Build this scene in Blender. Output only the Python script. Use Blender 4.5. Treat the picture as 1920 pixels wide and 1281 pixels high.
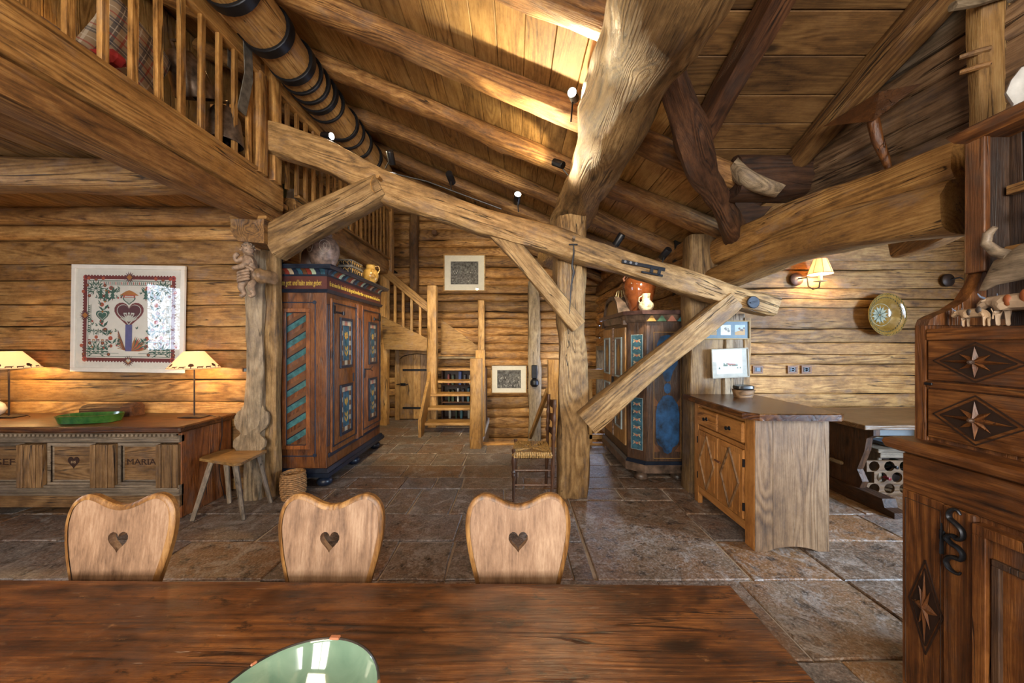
import bpy, math, random
from mathutils import Vector, Matrix, Euler, noise
R = random.Random(7)
S = bpy.context.scene
COL = S.collection
PI = math.pi
for o in list(bpy.data.objects):
    bpy.data.objects.remove(o)

# ------------------------------------------------------------------ camera, world, lights, exposure
cam = bpy.data.cameras.new('camera'); cam.lens = 12; cam.sensor_width = 36
cam.shift_x = -5/1920; cam.shift_y = 4.5/1920; cam.clip_start = .05; cam.clip_end = 100
co = bpy.data.objects.new('camera', cam); COL.objects.link(co)
co.location = (0, 0, 1.5); co.rotation_euler = (PI/2, 0, 0)
S.camera = co
S.view_settings.view_transform = 'Standard'; S.view_settings.look = 'None'
S.view_settings.gamma = 1; S.view_settings.use_curve_mapping = False
S.view_settings.exposure = 0.9
w = bpy.data.worlds.new('world'); S.world = w; w.use_nodes = True
w.node_tree.nodes['Background'].inputs[0].default_value = (.62, .78, 1, 1)
w.node_tree.nodes['Background'].inputs[1].default_value = 1.6

def area(name, loc, rot, sx, sy, e, col):
    l = bpy.data.lights.new(name, 'AREA'); l.shape = 'RECTANGLE'; l.size = sx; l.size_y = sy
    l.energy = e; l.color = col
    o = bpy.data.objects.new(name, l); COL.objects.link(o); o.location = loc; o.rotation_euler = rot
    return o
DAY = (.72, .84, 1)
# daylight through the left and right windows, and added fill
area('daylight_left', (-7.3, .95, 2.1), (0, -PI/2, 0), 3.0, 3.0, 230, DAY)
area('fill_behind', (-1.3, -3.1, 1.8), (PI/2, 0, 0), 1.4, 1.5, 110, (1, .95, .88))  # warm fill added, set at the windows behind the camera
area('fill_behind', (1.0, -3.1, 1.8), (PI/2, 0, 0), 1.4, 1.5, 110, (1, .95, .88))
area('daylight_fill_right', (5.5, .4, 1.6), (0, PI/2, 0), 1.3, 1.3, 300, (.56, .76, 1))  # extra window light, added to brighten the right-hand floor
area('daylight_fill_right', (5.5, -2.2, 1.6), (0, PI/2, 0), 1.2, 1.3, 60, (.5, .72, 1))
area('stairwell_daylight', (1.55, 6.35, .95), (0, PI/2, 0), .9, .5, 14, (.55, .7, 1))
# warm fill added high behind the camera; the gable there has no glazing
area('gable_fill', (-2.1, -3.1, 3.4), (PI/2-.05, 0, 0), 3.4, .9, 110, (1, .86, .64))
def point(name, loc, e, col, r=.04):
    l = bpy.data.lights.new(name, 'POINT'); l.energy = e; l.color = col; l.shadow_soft_size = r
    o = bpy.data.objects.new(name, l); COL.objects.link(o); o.location = loc; return o
def spotl(name, loc, tgt, e, col, ang=70, r=.03, blend=.6):
    l = bpy.data.lights.new(name, 'SPOT'); l.energy = e; l.color = col; l.spot_size = math.radians(ang)
    l.spot_blend = blend; l.shadow_soft_size = r
    o = bpy.data.objects.new(name, l); COL.objects.link(o); o.location = loc
    o.rotation_euler = (Vector(tgt)-Vector(loc)).to_track_quat('-Z', 'Y').to_euler(); return o
WARM = (1, .82, .50)
WARM2 = (1, .62, .25)

# ------------------------------------------------------------------ helpers
F = 640.0
def P(px, py, Y):
    return Vector(((px-965)/F*Y, Y, 1.5-(py-645)/F*Y))
def tag(o, label, cat, group=None):
    o['label'] = label; o['category'] = cat
    if group: o['group'] = group
    return o
def thing(name, label, cat, loc=(0, 0, 0), rz=0, group=None):
    o = bpy.data.objects.new(name, None); COL.objects.link(o); o.empty_display_size = .1
    o.location = loc; o.rotation_euler = (0, 0, rz)
    return tag(o, label, cat, group)
class MB:
    def __init__(s): s.v = []; s.f = []; s.m = []
    def add(s, vs, fs, m=0, M=None):
        b = len(s.v)
        s.v += [(M @ Vector(q)) if M is not None else Vector(q) for q in vs]
        s.f += [tuple(b+i for i in f) for f in fs]; s.m += [m]*len(fs); return s
    def box(s, c, sz, ch=0, m=0, rot=None, M=None):
        hx, hy, hz = sz[0]/2, sz[1]/2, sz[2]/2
        T = Matrix.Translation(c)
        if rot: T = T @ Euler(rot).to_matrix().to_4x4()
        if M is not None: T = M @ T
        ch = min(ch, hx*.9, hy*.9, hz*.9)
        if ch <= 0:
            vs = [(x*hx, y*hy, z*hz) for x in (-1, 1) for y in (-1, 1) for z in (-1, 1)]
            return s.add(vs, [(0, 1, 3, 2), (4, 6, 7, 5), (0, 4, 5, 1), (2, 3, 7, 6), (0, 2, 6, 4), (1, 5, 7, 3)], m, T)
        vs = []; idx = {}
        for x in (-1, 1):
            for y in (-1, 1):
                for z in (-1, 1):
                    for a in range(3):
                        p = [x*hx, y*hy, z*hz]
                        for b in range(3):
                            if b != a: p[b] -= (x, y, z)[b]*ch
                        idx[(x, y, z, a)] = len(vs); vs.append(tuple(p))
        fs = []
        def q(a, fn):
            l = [idx[k+(a,)] for k in fn]; fs.append(tuple(l))
        for sg in (-1, 1):
            l = [(-1, -1), (1, -1), (1, 1), (-1, 1)]
            if sg < 0: l = l[::-1]
            fs.append(tuple(idx[(sg, a, b, 0)] for a, b in l))
            fs.append(tuple(idx[(b, sg, a, 1)] for a, b in l))
            fs.append(tuple(idx[(a, b, sg, 2)] for a, b in l))
        for a, b in ((1, 2), (0, 2), (0, 1)):
            k = 3-a-b
            for sa in (-1, 1):
                for sb in (-1, 1):
                    def key(t, ax):
                        d = [0, 0, 0]; d[k] = t; d[a] = sa; d[b] = sb
                        return idx[(d[0], d[1], d[2], ax)]
                    fs.append((key(-1, a), key(1, a), key(1, b), key(-1, b)))
        for x in (-1, 1):
            for y in (-1, 1):
                for z in (-1, 1):
                    fs.append((idx[(x, y, z, 0)], idx[(x, y, z, 1)], idx[(x, y, z, 2)]))
        return s.add(vs, fs, m, T)
    def lathe(s, prof, c=(0, 0, 0), n=20, m=0, M=None, caps=True):
        vs = []; fs = []
        for r, z in prof:
            for i in range(n):
                a = 2*PI*i/n; vs.append((r*math.cos(a), r*math.sin(a), z))
        for j in range(len(prof)-1):
            for i in range(n):
                k = (i+1) % n
                fs.append((j*n+i, j*n+k, (j+1)*n+k, (j+1)*n+i))
        if caps:
            fs.append(tuple(range(n))[::-1]); fs.append(tuple((len(prof)-1)*n+i for i in range(n)))
        T = Matrix.Translation(c)
        return s.add(vs, fs, m, (M @ T) if M is not None else T)
    def tube(s, pts, r, n=8, m=0, M=None, closed=False):
        pts = [Vector(p) for p in pts]; rr = r if isinstance(r, (list, tuple)) else [r]*len(pts)
        vs = []; fs = []; u = None
        L = len(pts)
        for i, p in enumerate(pts):
            if closed: t = (pts[(i+1) % L]-pts[i-1])
            else: t = (pts[min(i+1, L-1)]-pts[max(i-1, 0)])
            t.normalize()
            if u is None:
                u = t.orthogonal().normalized()
            u = (u-t*u.dot(t)).normalized(); w_ = t.cross(u)
            for k in range(n):
                a = 2*PI*k/n; vs.append(p+(u*math.cos(a)+w_*math.sin(a))*rr[i])
        for j in range(L if closed else L-1):
            jj = (j+1) % L
            for k in range(n):
                kk = (k+1) % n
                fs.append((j*n+k, j*n+kk, jj*n+kk, jj*n+k))
        if not closed:
            fs.append(tuple(range(n))[::-1]); fs.append(tuple((L-1)*n+i for i in range(n)))
        return s.add(vs, fs, m, M)
    def prism(s, poly, d0, d1, ax='y', m=0, M=None, hole=None):
        # poly: list of 2D points; ax: extrusion axis
        def mk(a, b, d):
            return {'x': (d, a, b), 'y': (a, d, b), 'z': (a, b, d)}[ax]
        if hole:
            from mathutils.geometry import tessellate_polygon
            allp = list(poly)+list(hole); n = len(allp); a = len(poly)
            tris = tessellate_polygon([[Vector((x, y, 0)) for x, y in poly], [Vector((x, y, 0)) for x, y in hole]])
            vs = [mk(x, y, d0) for x, y in allp]+[mk(x, y, d1) for x, y in allp]
            fs = [tuple(t) for t in tris]+[tuple(i+n for i in t[::-1]) for t in tris]
            for i in range(a): j = (i+1) % a; fs.append((i, j, j+n, i+n))
            h = len(hole)
            for i in range(h): j = (i+1) % h; fs.append((a+j, a+i, a+i+n, a+j+n))
            return s.add(vs, fs, m, M)
        n = len(poly)
        vs = [mk(x, y, d0) for x, y in poly]+[mk(x, y, d1) for x, y in poly]
        fs = [tuple(range(n))[::-1], tuple(range(n, 2*n))]
        for i in range(n): j = (i+1) % n; fs.append((i, j, j+n, i+n))
        return s.add(vs, fs, m, M)
    def ring(s, profs, m=0, M=None, cap=True):
        # profs: list of equal-length closed loops of 3D points
        n = len(profs[0]); vs = [q for pr in profs for q in pr]; fs = []
        for j in range(len(profs)-1):
            for i in range(n):
                k = (i+1) % n; fs.append((j*n+i, j*n+k, (j+1)*n+k, (j+1)*n+i))
        if cap: fs.append(tuple(range(n))[::-1]); fs.append(tuple((len(profs)-1)*n+i for i in range(n)))
        return s.add(vs, fs, m, M)
    def mesh(s, name, mats, smooth=False):
        me = bpy.data.meshes.new(name); me.from_pydata([tuple(q) for q in s.v], [], s.f)
        if not isinstance(mats, (list, tuple)): mats = [mats]
        for q in mats: me.materials.append(q)
        if len(mats) > 1: me.polygons.foreach_set('material_index', s.m)
        me.update()
        import bmesh
        bm = bmesh.new(); bm.from_mesh(me); bmesh.ops.recalc_face_normals(bm, faces=bm.faces); bm.to_mesh(me); bm.free()
        if smooth:
            me.polygons.foreach_set('use_smooth', [True]*len(me.polygons))
            try: me.set_sharp_from_angle(angle=math.radians(40))
            except Exception: pass
        return me
    def obj(s, name, mats, parent=None, M=None, smooth=False, loc=None, rot=None):
        o = bpy.data.objects.new(name, s.mesh(name, mats, smooth)); COL.objects.link(o)
        if parent: o.parent = parent
        if M is not None: o.matrix_local = M
        if loc: o.location = loc
        if rot: o.rotation_euler = rot
        return o
def bx(name, c, sz, mat, parent=None, ch=.003, rot=None):
    """box part with its own origin at its centre"""
    o = MB().box((0, 0, 0), sz, ch).obj(name, mat, parent)
    o.location = c
    if rot: o.rotation_euler = rot
    return o
def copytree(o, parent=None):
    c = o.copy(); COL.objects.link(c); c.parent = parent
    for ch in o.children: copytree(ch, c)
    return c
def frame_of(p0, p1, up=(0, 0, 1)):
    x = (Vector(p1)-Vector(p0)); L = x.length; x.normalize(); up = Vector(up)
    y = up.cross(x)
    if y.length < .08: y = Vector((0, 1, 0)).cross(x)
    y.normalize(); z = x.cross(y)
    M = Matrix((x, y, z)).transposed().to_4x4(); M.translation = Vector(p0)
    return M, L
def catmull(pts, t):
    n = len(pts)-1
    if n == 1: return pts[0].lerp(pts[1], t)
    s = min(t*n, n-1e-6); i = int(s); u = s-i
    g = lambda k: pts[max(0, min(n, k))]
    a, b, c, d = g(i-1), g(i), g(i+1), g(i+2)
    return .5*((2*b)+(c-a)*u+(2*a-5*b+4*c-d)*u*u+(-a+3*b-3*c+d)*u*u*u)
def beam(name, pts, w_, h_, mat, label=None, cat='beam', group=None, sq=5, irr=.012, step=.12, seg=14, parent=None, up=(0, 0, 1), w1=None, h1=None, kn=0, seed=None):
    """hewn beam or log along world points; local X is the grain"""
    pts = [Vector(p) for p in pts]
    M, L = frame_of(pts[0], pts[-1], up); Mi = M.inverted()
    lp = [Mi @ p for p in pts]; n = max(3, int(L/step)); sd = seed if seed is not None else R.uniform(0, 90)
    profs = []
    e = 2.0/sq
    for j in range(n+1):
        t = j/n; c = catmull(lp, t)
        ww = (w_+((w1 or w_)-w_)*t)/2; hh = (h_+((h1 or h_)-h_)*t)/2
        if j in (0, n): ww *= .985; hh *= .985
        pr = []
        for i in range(seg):
            a = 2*PI*(i+.5)/seg; ca, sa = math.cos(a), math.sin(a)
            y = math.copysign(abs(ca)**e, ca)*ww; z = math.copysign(abs(sa)**e, sa)*hh
            q = Vector((c.x*1.6, ca*.8+sd, sa*.8))
            d = noise.noise(q)*irr*1.6+noise.noise(q*3.1)*irr*.6
            f = 1+d/max(ww, hh)
            pr.append((c.x, c.y+y*f, c.z+z*f))
        profs.append(pr)
    mb = MB().ring(profs)
    o = mb.obj(name, mat, parent, M, smooth=True)
    if label: tag(o, label, cat, group)
    return o
def plank(name, p0, p1, w_, th, mat, parent=None, up=(0, 0, 1), ch=.004):
    """straight board from p0 to p1 (centre line), w_ across (local Y), th along 'up' (local Z)"""
    M, L = frame_of(p0, p1, up)
    return MB().box((L/2, 0, 0), (L, w_, th), ch).obj(name, mat, parent, M)

# ------------------------------------------------------------------ materials
def nmat(name):
    m = bpy.data.materials.new(name); m.use_nodes = True
    nt = m.node_tree; b = nt.nodes['Principled BSDF']; return m, nt, b
def N(nt, t, **kw):
    n = nt.nodes.new(t)
    for k, v in kw.items(): setattr(n, k, v)
    return n
def mth(nt, op, a, b=None, c=None, clamp=False):
    n = N(nt, 'ShaderNodeMath', operation=op, use_clamp=clamp)
    for i, q in enumerate((a, b, c)):
        if q is None: continue
        if isinstance(q, (int, float)): n.inputs[i].default_value = q
        else: nt.links.new(q, n.inputs[i])
    return n.outputs[0]
def mixc(nt, f, a, b, mode='MIX'):
    n = N(nt, 'ShaderNodeMix', data_type='RGBA', blend_type=mode)
    for s_, q in ((0, f), (6, a), (7, b)):
        if isinstance(q, (int, float)): n.inputs[s_].default_value = q
        elif isinstance(q, tuple): n.inputs[s_].default_value = q+(1,) if len(q) == 3 else q
        else: nt.links.new(q, n.inputs[s_])
    return n.outputs[2]
def maprange(nt, v, a, b, c=0, d=1):
    n = N(nt, 'ShaderNodeMapRange'); nt.links.new(v, n.inputs[0])
    for i, q in enumerate((a, b, c, d)): n.inputs[i+1].default_value = q
    return n.outputs[0]
def coords(nt, scale, rnd=True):
    tc = N(nt, 'ShaderNodeTexCoord'); oi = N(nt, 'ShaderNodeObjectInfo')
    cb = N(nt, 'ShaderNodeCombineXYZ')
    for i, k in enumerate((31.0, 17.3, 53.7)): nt.links.new(mth(nt, 'MULTIPLY', oi.outputs['Random'], k if rnd else 0.0), cb.inputs[i])
    ad = N(nt, 'ShaderNodeVectorMath', operation='ADD'); nt.links.new(tc.outputs['Object'], ad.inputs[0]); nt.links.new(cb.outputs[0], ad.inputs[1])
    return ad.outputs[0], oi.outputs['Random']
def vscale(nt, v, s):
    m = N(nt, 'ShaderNodeVectorMath', operation='MULTIPLY'); nt.links.new(v, m.inputs[0]); m.inputs[1].default_value = s; return m.outputs[0]
def noise_(nt, v, scale, detail=2, rough=.5, dist=0):
    n = N(nt, 'ShaderNodeTexNoise'); nt.links.new(v, n.inputs['Vector']); n.inputs['Scale'].default_value = scale
    n.inputs['Detail'].default_value = detail; n.inputs['Roughness'].default_value = rough; n.inputs['Distortion'].default_value = dist
    return n.outputs['Fac']
PAL = {  # dark, mid, light (linear)
 'log': ((0.045, 0.017, 0.004), (0.29, 0.138, 0.038), (0.56, 0.325, 0.115)),
 'wall': ((0.055, 0.021, 0.005), (0.33, 0.168, 0.05), (0.64, 0.385, 0.14)),
 'beam': ((0.028, 0.011, 0.003), (0.2, 0.09, 0.024), (0.43, 0.24, 0.08)),
 'roof': ((0.085, 0.038, 0.008), (0.38, 0.205, 0.06), (0.6, 0.375, 0.135)),
 'loft': ((0.045, 0.018, 0.004), (0.34, 0.165, 0.042), (0.6, 0.345, 0.11)),
 'post': ((0.04, 0.021, 0.007), (0.245, 0.138, 0.048), (0.5, 0.325, 0.14)),
 'grey': ((0.055, 0.04, 0.024), (0.235, 0.17, 0.1), (0.43, 0.335, 0.215)),
 'honey': ((.085, .036, .008), (.400, .210, .058), (.600, .370, .135)),
 'chest': ((.022, .010, .004), (.150, .078, .028), (.300, .175, .075)),
 'dark':  ((.010, .004, .002), (.075, .030, .012), (.170, .075, .030)),
 'table': ((.014, .005, .002), (.115, .038, .010), (.270, .105, .030)),
 'chair': ((.080, .040, .020), (.255, .150, .088), (.430, .290, .188)),
 'hutch': ((.012, .004, .0015), (.105, .034, .007), (.270, .105, .026)),
 'cup':   ((.090, .030, .007), (.400, .170, .042), (.560, .270, .085)),
 'end':   ((.055, .026, .010), (.200, .108, .046), (.330, .200, .100)),
 'arm':   ((.024, .007, .002), (.190, .058, .013), (.380, .140, .034)),
 'armdk': ((.008, .004, .003), (.045, .022, .012), (.120, .060, .028)),
 'roof_shaded': ((.030, .013, .004), (.140, .068, .020), (.250, .135, .045)),  # roof wood with the shade of the right-hand planks put into its colour
 'gable': ((.035, .018, .008), (.185, .105, .050), (.360, .230, .125)),
 'weather': ((.040, .030, .022), (.200, .150, .100), (.400, .310, .220)),
}
_w = {}
def wood(key, axis='X', rough=.62, scale=1.0, bump=.5, var=.35, crack=1.0):
    k = (key, axis, rough, scale, bump, var, crack)
    if k in _w: return _w[k]
    m, nt, b = nmat('wood_'+key+'_'+axis.lower()); D, Mi, Li = PAL[key]
    v, rnd = coords(nt, 1)
    def ax(a): return {'X': (a, 1, 1), 'Y': (1, a, 1), 'Z': (1, 1, a)}[axis]
    # gentle warp, knots pull the grain round them
    vk = vscale(nt, v, ax(.42))
    vo = N(nt, 'ShaderNodeTexVoronoi'); nt.links.new(vk, vo.inputs['Vector']); vo.inputs['Scale'].default_value = 2.3*scale; vo.inputs['Randomness'].default_value = 1
    kd = vo.outputs['Distance']
    knot = maprange(nt, kd, .035, .075, 1, 0)
    halo = maprange(nt, kd, .03, .30, 1, 0)
    n1 = noise_(nt, vscale(nt, v, ax(.10)), 3.0*scale, 2, .5, .4)
    ph = mth(nt, 'ADD', mth(nt, 'MULTIPLY', n1, 150.0), mth(nt, 'MULTIPLY', halo, 12.0))
    rings = mth(nt, 'MULTIPLY_ADD', mth(nt, 'SINE', ph), .5, .5)
    rings = mth(nt, 'POWER', rings, .7)
    rm = maprange(nt, noise_(nt, vscale(nt, v, ax(.25)), 4.5, 3, .6), .38, .62, .15, 1.0)
    rings = mth(nt, 'ADD', mth(nt, 'MULTIPLY', mth(nt, 'SUBTRACT', rings, .6), rm), .6)
    fib = noise_(nt, vscale(nt, v, ax(.03)), 190*scale, 3, .7)
    blo = noise_(nt, vscale(nt, v, ax(.35)), 3.6, 5, .62)
    dirt = noise_(nt, vscale(nt, v, ax(.45)), 17, 5, .75)
    cr = noise_(nt, vscale(nt, v, ax(.03)), 10.0*scale, 3, .6)
    crk = maprange(nt, mth(nt, 'ABSOLUTE', mth(nt, 'SUBTRACT', cr, .5)), .002, .009, 1, 0)
    crk = mth(nt, 'MULTIPLY', crk, maprange(nt, blo, .5, .56))
    crk = mth(nt, 'MULTIPLY', crk, crack, clamp=True)
    f = mth(nt, 'MULTIPLY', rings, .30)
    f = mth(nt, 'ADD', f, mth(nt, 'MULTIPLY', maprange(nt, fib, .30, .70), .26))
    f = mth(nt, 'ADD', f, mth(nt, 'MULTIPLY', maprange(nt, blo, .35, .65), .26))
    f = mth(nt, 'ADD', f, mth(nt, 'MULTIPLY', maprange(nt, dirt, .38, .58), .18))
    rp = N(nt, 'ShaderNodeValToRGB'); nt.links.new(f, rp.inputs[0])
    e = rp.color_ramp.elements; e[0].position = .16; e[0].color = D+(1,); e[1].position = .90; e[1].color = Li+(1,)
    q = rp.color_ramp.elements.new(.54); q.color = Mi+(1,)
    val = maprange(nt, rnd, 0, 1, 1-var, 1+var)
    patch = mth(nt, 'MULTIPLY', maprange(nt, noise_(nt, vscale(nt, v, ax(.5)), 6.5, 4, .7), .54, .68), .42*min(1, crack))
    g = N(nt, 'ShaderNodeCombineColor')
    for i, kx in enumerate((0, .02, .06)):
        nt.links.new(mth(nt, 'ADD', val, 0.0), g.inputs[i])
    c = mixc(nt, 1.0, rp.outputs[0], g.outputs[0], 'MULTIPLY')
    gm = (Mi[0]+Mi[1]+Mi[2])/3
    c = mixc(nt, patch, c, (gm*1.05+.01, gm*.82+.006, gm*.72+.005))
    c = mixc(nt, mth(nt, 'MULTIPLY', knot, .85), c, tuple(x*.5 for x in D))
    c = mixc(nt, mth(nt, 'MULTIPLY', crk, .9), c, tuple(x*.35 for x in D))
    nt.links.new(c, b.inputs['Base Color'])
    b.inputs['Roughness'].default_value = rough
    h = mth(nt, 'MULTIPLY', rings, .3); h = mth(nt, 'ADD', h, mth(nt, 'MULTIPLY', fib, .5))
    h = mth(nt, 'SUBTRACT', h, mth(nt, 'MULTIPLY', crk, 1.3)); h = mth(nt, 'ADD', h, mth(nt, 'MULTIPLY', blo, 2.0*crack+.3))
    bp = N(nt, 'ShaderNodeBump'); bp.inputs['Strength'].default_value = bump; bp.inputs['Distance'].default_value = .012
    nt.links.new(h, bp.inputs['Height']); nt.links.new(bp.outputs[0], b.inputs['Normal'])
    _w[k] = m; return m
_p = {}
def plain(name, col, rough=.5, metal=0, vary=.12, ns=18, bump=.1, spec=.5, coat=0, trans=0, emit=0):
    if name in _p: return _p[name]
    m, nt, b = nmat(name); v, rnd = coords(nt, 1)
    n = noise_(nt, v, ns, 4, .6)
    c = mixc(nt, maprange(nt, n, .3, .7), tuple(max(0, x*(1-vary*1.6)) for x in col), tuple(min(1, x*(1+vary)) for x in col))
    nt.links.new(c, b.inputs['Base Color']); b.inputs['Roughness'].default_value = rough; b.inputs['Metallic'].default_value = metal
    b.inputs['Specular IOR Level'].default_value = spec; b.inputs['Coat Weight'].default_value = coat; b.inputs['Coat Roughness'].default_value = .06
    b.inputs['Transmission Weight'].default_value = trans
    if emit:
        nt.links.new(c, b.inputs['Emission Color']); b.inputs['Emission Strength'].default_value = emit
    if bump:
        bp = N(nt, 'ShaderNodeBump'); bp.inputs['Strength'].default_value = bump; bp.inputs['Distance'].default_value = .004
        nt.links.new(n, bp.inputs['Height']); nt.links.new(bp.outputs[0], b.inputs['Normal'])
    _p[name] = m; return m
def stone():
    m, nt, b = nmat('stone'); v, rnd = coords(nt, 1)
    big = noise_(nt, v, 2.4, 6, .65, .4); mid = noise_(nt, v, 11, 6, .7); fine = noise_(nt, v, 70, 4, .65)
    rp = N(nt, 'ShaderNodeValToRGB'); nt.links.new(rnd, rp.inputs[0]); rp.color_ramp.interpolation = 'LINEAR'
    cs = [(0, (.135, .092, .066)), (.2, (.195, .150, .112)), (.4, (.130, .116, .108)), (.55, (.240, .125, .050)), (.7, (.150, .140, .142)), (.85, (.200, .135, .085)), (1, (.175, .165, .162))]
    el = rp.color_ramp.elements; el[0].color = cs[0][1]+(1,); el[1].color = cs[-1][1]+(1,)
    for p_, c_ in cs[1:-1]:
        q = el.new(p_); q.color = c_+(1,)
    c = mixc(nt, mth(nt, 'MULTIPLY', maprange(nt, big, .42, .72), .8), rp.outputs[0], (.24, .105, .038))
    vein = noise_(nt, v, 5.5, 7, .75, 1.2)
    c = mixc(nt, mth(nt, 'MULTIPLY', maprange(nt, mid, .49, .34), .9), c, (.030, .022, .019))
    c = mixc(nt, mth(nt, 'MULTIPLY', maprange(nt, vein, .51, .63), .8), c, (.36, .31, .27))
    c = mixc(nt, mth(nt, 'MULTIPLY', maprange(nt, fine, .52, .66), .55), c, (.42, .37, .33))
    c = mixc(nt, mth(nt, 'MULTIPLY', maprange(nt, fine, .46, .34), .6), c, (.02, .015, .013))
    nt.links.new(c, b.inputs['Base Color'])
    nt.links.new(maprange(nt, mid, .3, .7, .26, .52), b.inputs['Roughness'])
    h = mth(nt, 'ADD', mth(nt, 'MULTIPLY', big, 1.5), mth(nt, 'ADD', mid, mth(nt, 'MULTIPLY', fine, .35)))
    bp = N(nt, 'ShaderNodeBump'); bp.inputs['Strength'].default_value = .75; bp.inputs['Distance'].default_value = .012
    nt.links.new(h, bp.inputs['Height']); nt.links.new(bp.outputs[0], b.inputs['Normal']); return m
STONE = stone()
MORTAR = plain('mortar', (.55, .48, .40), .85, bump=.3)
IRON = plain('wrought_iron', (.030, .032, .038), .42, .8, bump=.4)
BLACK = plain('black_metal', (.010, .010, .012), .35, .3, bump=0)
WHITE = plain('white_paint', (.80, .76, .68), .45, vary=.04, bump=0)
PAPER = plain('paper', (.72, .70, .63), .6, vary=.04, bump=0)
BACK = plain('dark_backing', (.010, .006, .003), .9, bump=0)
def glassmat():
    m, nt, b = nmat('picture_glass'); out = nt.nodes['Material Output']
    t = N(nt, 'ShaderNodeBsdfTransparent'); g = N(nt, 'ShaderNodeBsdfGlossy'); g.inputs['Roughness'].default_value = .02
    fr = N(nt, 'ShaderNodeMath', operation='MULTIPLY_ADD'); lw = N(nt, 'ShaderNodeLayerWeight'); pw = N(nt, 'ShaderNodeMath', operation='POWER')
    nt.links.new(lw.outputs['Facing'], pw.inputs[0]); pw.inputs[1].default_value = 5; nt.links.new(pw.outputs[0], fr.inputs[0]); fr.inputs[1].default_value = .9; fr.inputs[2].default_value = .05
    mx = N(nt, 'ShaderNodeMixShader'); nt.links.new(fr.outputs[0], mx.inputs[0]); nt.links.new(t.outputs[0], mx.inputs[1]); nt.links.new(g.outputs[0], mx.inputs[2])
    nt.links.new(mx.outputs[0], out.inputs[0]); return m
GLASS = glassmat()
def emis(name, col, s):
    m, nt, b = nmat(name); b.inputs['Base Color'].default_value = col+(1,); b.inputs['Emission Color'].default_value = col+(1,)
    b.inputs['Emission Strength'].default_value = s; return m
BULB = emis('bulb', (1, .9, .7), 60)
def shade_mat():
    m, nt, b = nmat('lamp_shade'); out = nt.nodes['Material Output']
    d = N(nt, 'ShaderNodeBsdfDiffuse'); d.inputs[0].default_value = (.85, .68, .45, 1)
    t = N(nt, 'ShaderNodeBsdfTranslucent'); t.inputs[0].default_value = (.9, .62, .32, 1)
    mx = N(nt, 'ShaderNodeMixShader'); mx.inputs[0].default_value = .45
    nt.links.new(d.outputs[0], mx.inputs[1]); nt.links.new(t.outputs[0], mx.inputs[2])
    e = N(nt, 'ShaderNodeEmission'); e.inputs[0].default_value = (1, .74, .40, 1); e.inputs[1].default_value = .28
    a = N(nt, 'ShaderNodeAddShader'); nt.links.new(mx.outputs[0], a.inputs[0]); nt.links.new(e.outputs[0], a.inputs[1])
    nt.links.new(a.outputs[0], out.inputs[0]); return m
SHADE = shade_mat()
def paint(name, c, **k): return plain('paint_'+name, c, k.pop('rough', .5), **k)
BLUE = paint('blue', (.03, .095, .135), vary=.4); TEAL = paint('teal', (.035, .125, .135), vary=.4); RED = paint('red', (.22, .030, .018))
YEL = paint('yellow', (.55, .33, .06)); OCHRE = paint('ochre', (.36, .20, .05)); CREAM = paint('cream', (.42, .33, .22))
DKBLUE = paint('dark_blue', (.012, .022, .045)); GREEN = paint('green', (.05, .12, .07)); MAROON = paint('maroon', (.09, .020, .014))
ROSE = paint('rose', (.36, .14, .09)); DEEPBLUE = paint('deep_blue', (.008, .045, .12), vary=.9, ns=9); BRN = paint('brown', (.12, .05, .02))
def text(body, size, mat, parent, M, name='lettering', ext=.001, shear=0, width=None, align='CENTER'):
    cu = bpy.data.curves.new('t', 'FONT'); cu.body = body; cu.size = size; cu.extrude = ext; cu.shear = shear
    cu.align_x = align; cu.align_y = 'CENTER'; cu.resolution_u = 2
    t = bpy.data.objects.new('t', cu); COL.objects.link(t)
    dg = bpy.context.evaluated_depsgraph_get(); me = bpy.data.meshes.new_from_object(t.evaluated_get(dg))
    bpy.data.objects.remove(t); me.name = name
    if width:
        xs = [v.co.x for v in me.vertices]; k = width/(max(xs)-min(xs))
        for v in me.vertices: v.co.x *= k
    me.materials.clear(); me.materials.append(mat)
    o = bpy.data.objects.new(name, me); COL.objects.link(o); o.parent = parent; o.matrix_local = M
    return o
def heart(w_, h_, n=28, cx=0, cz=0):
    pts = []
    for i in range(n):
        t = 2*PI*i/n
        x = 16*math.sin(t)**3/32; z = (13*math.cos(t)-5*math.cos(2*t)-2*math.cos(3*t)-math.cos(4*t)+2.5)/29
        pts.append((cx+x*w_, cz+z*h_))
    return pts
# ------------------------------------------------------------------ the setting
def struct(o): o['kind'] = 'structure'; return o
def zroof(x): return 3.6-.43*x
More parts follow.
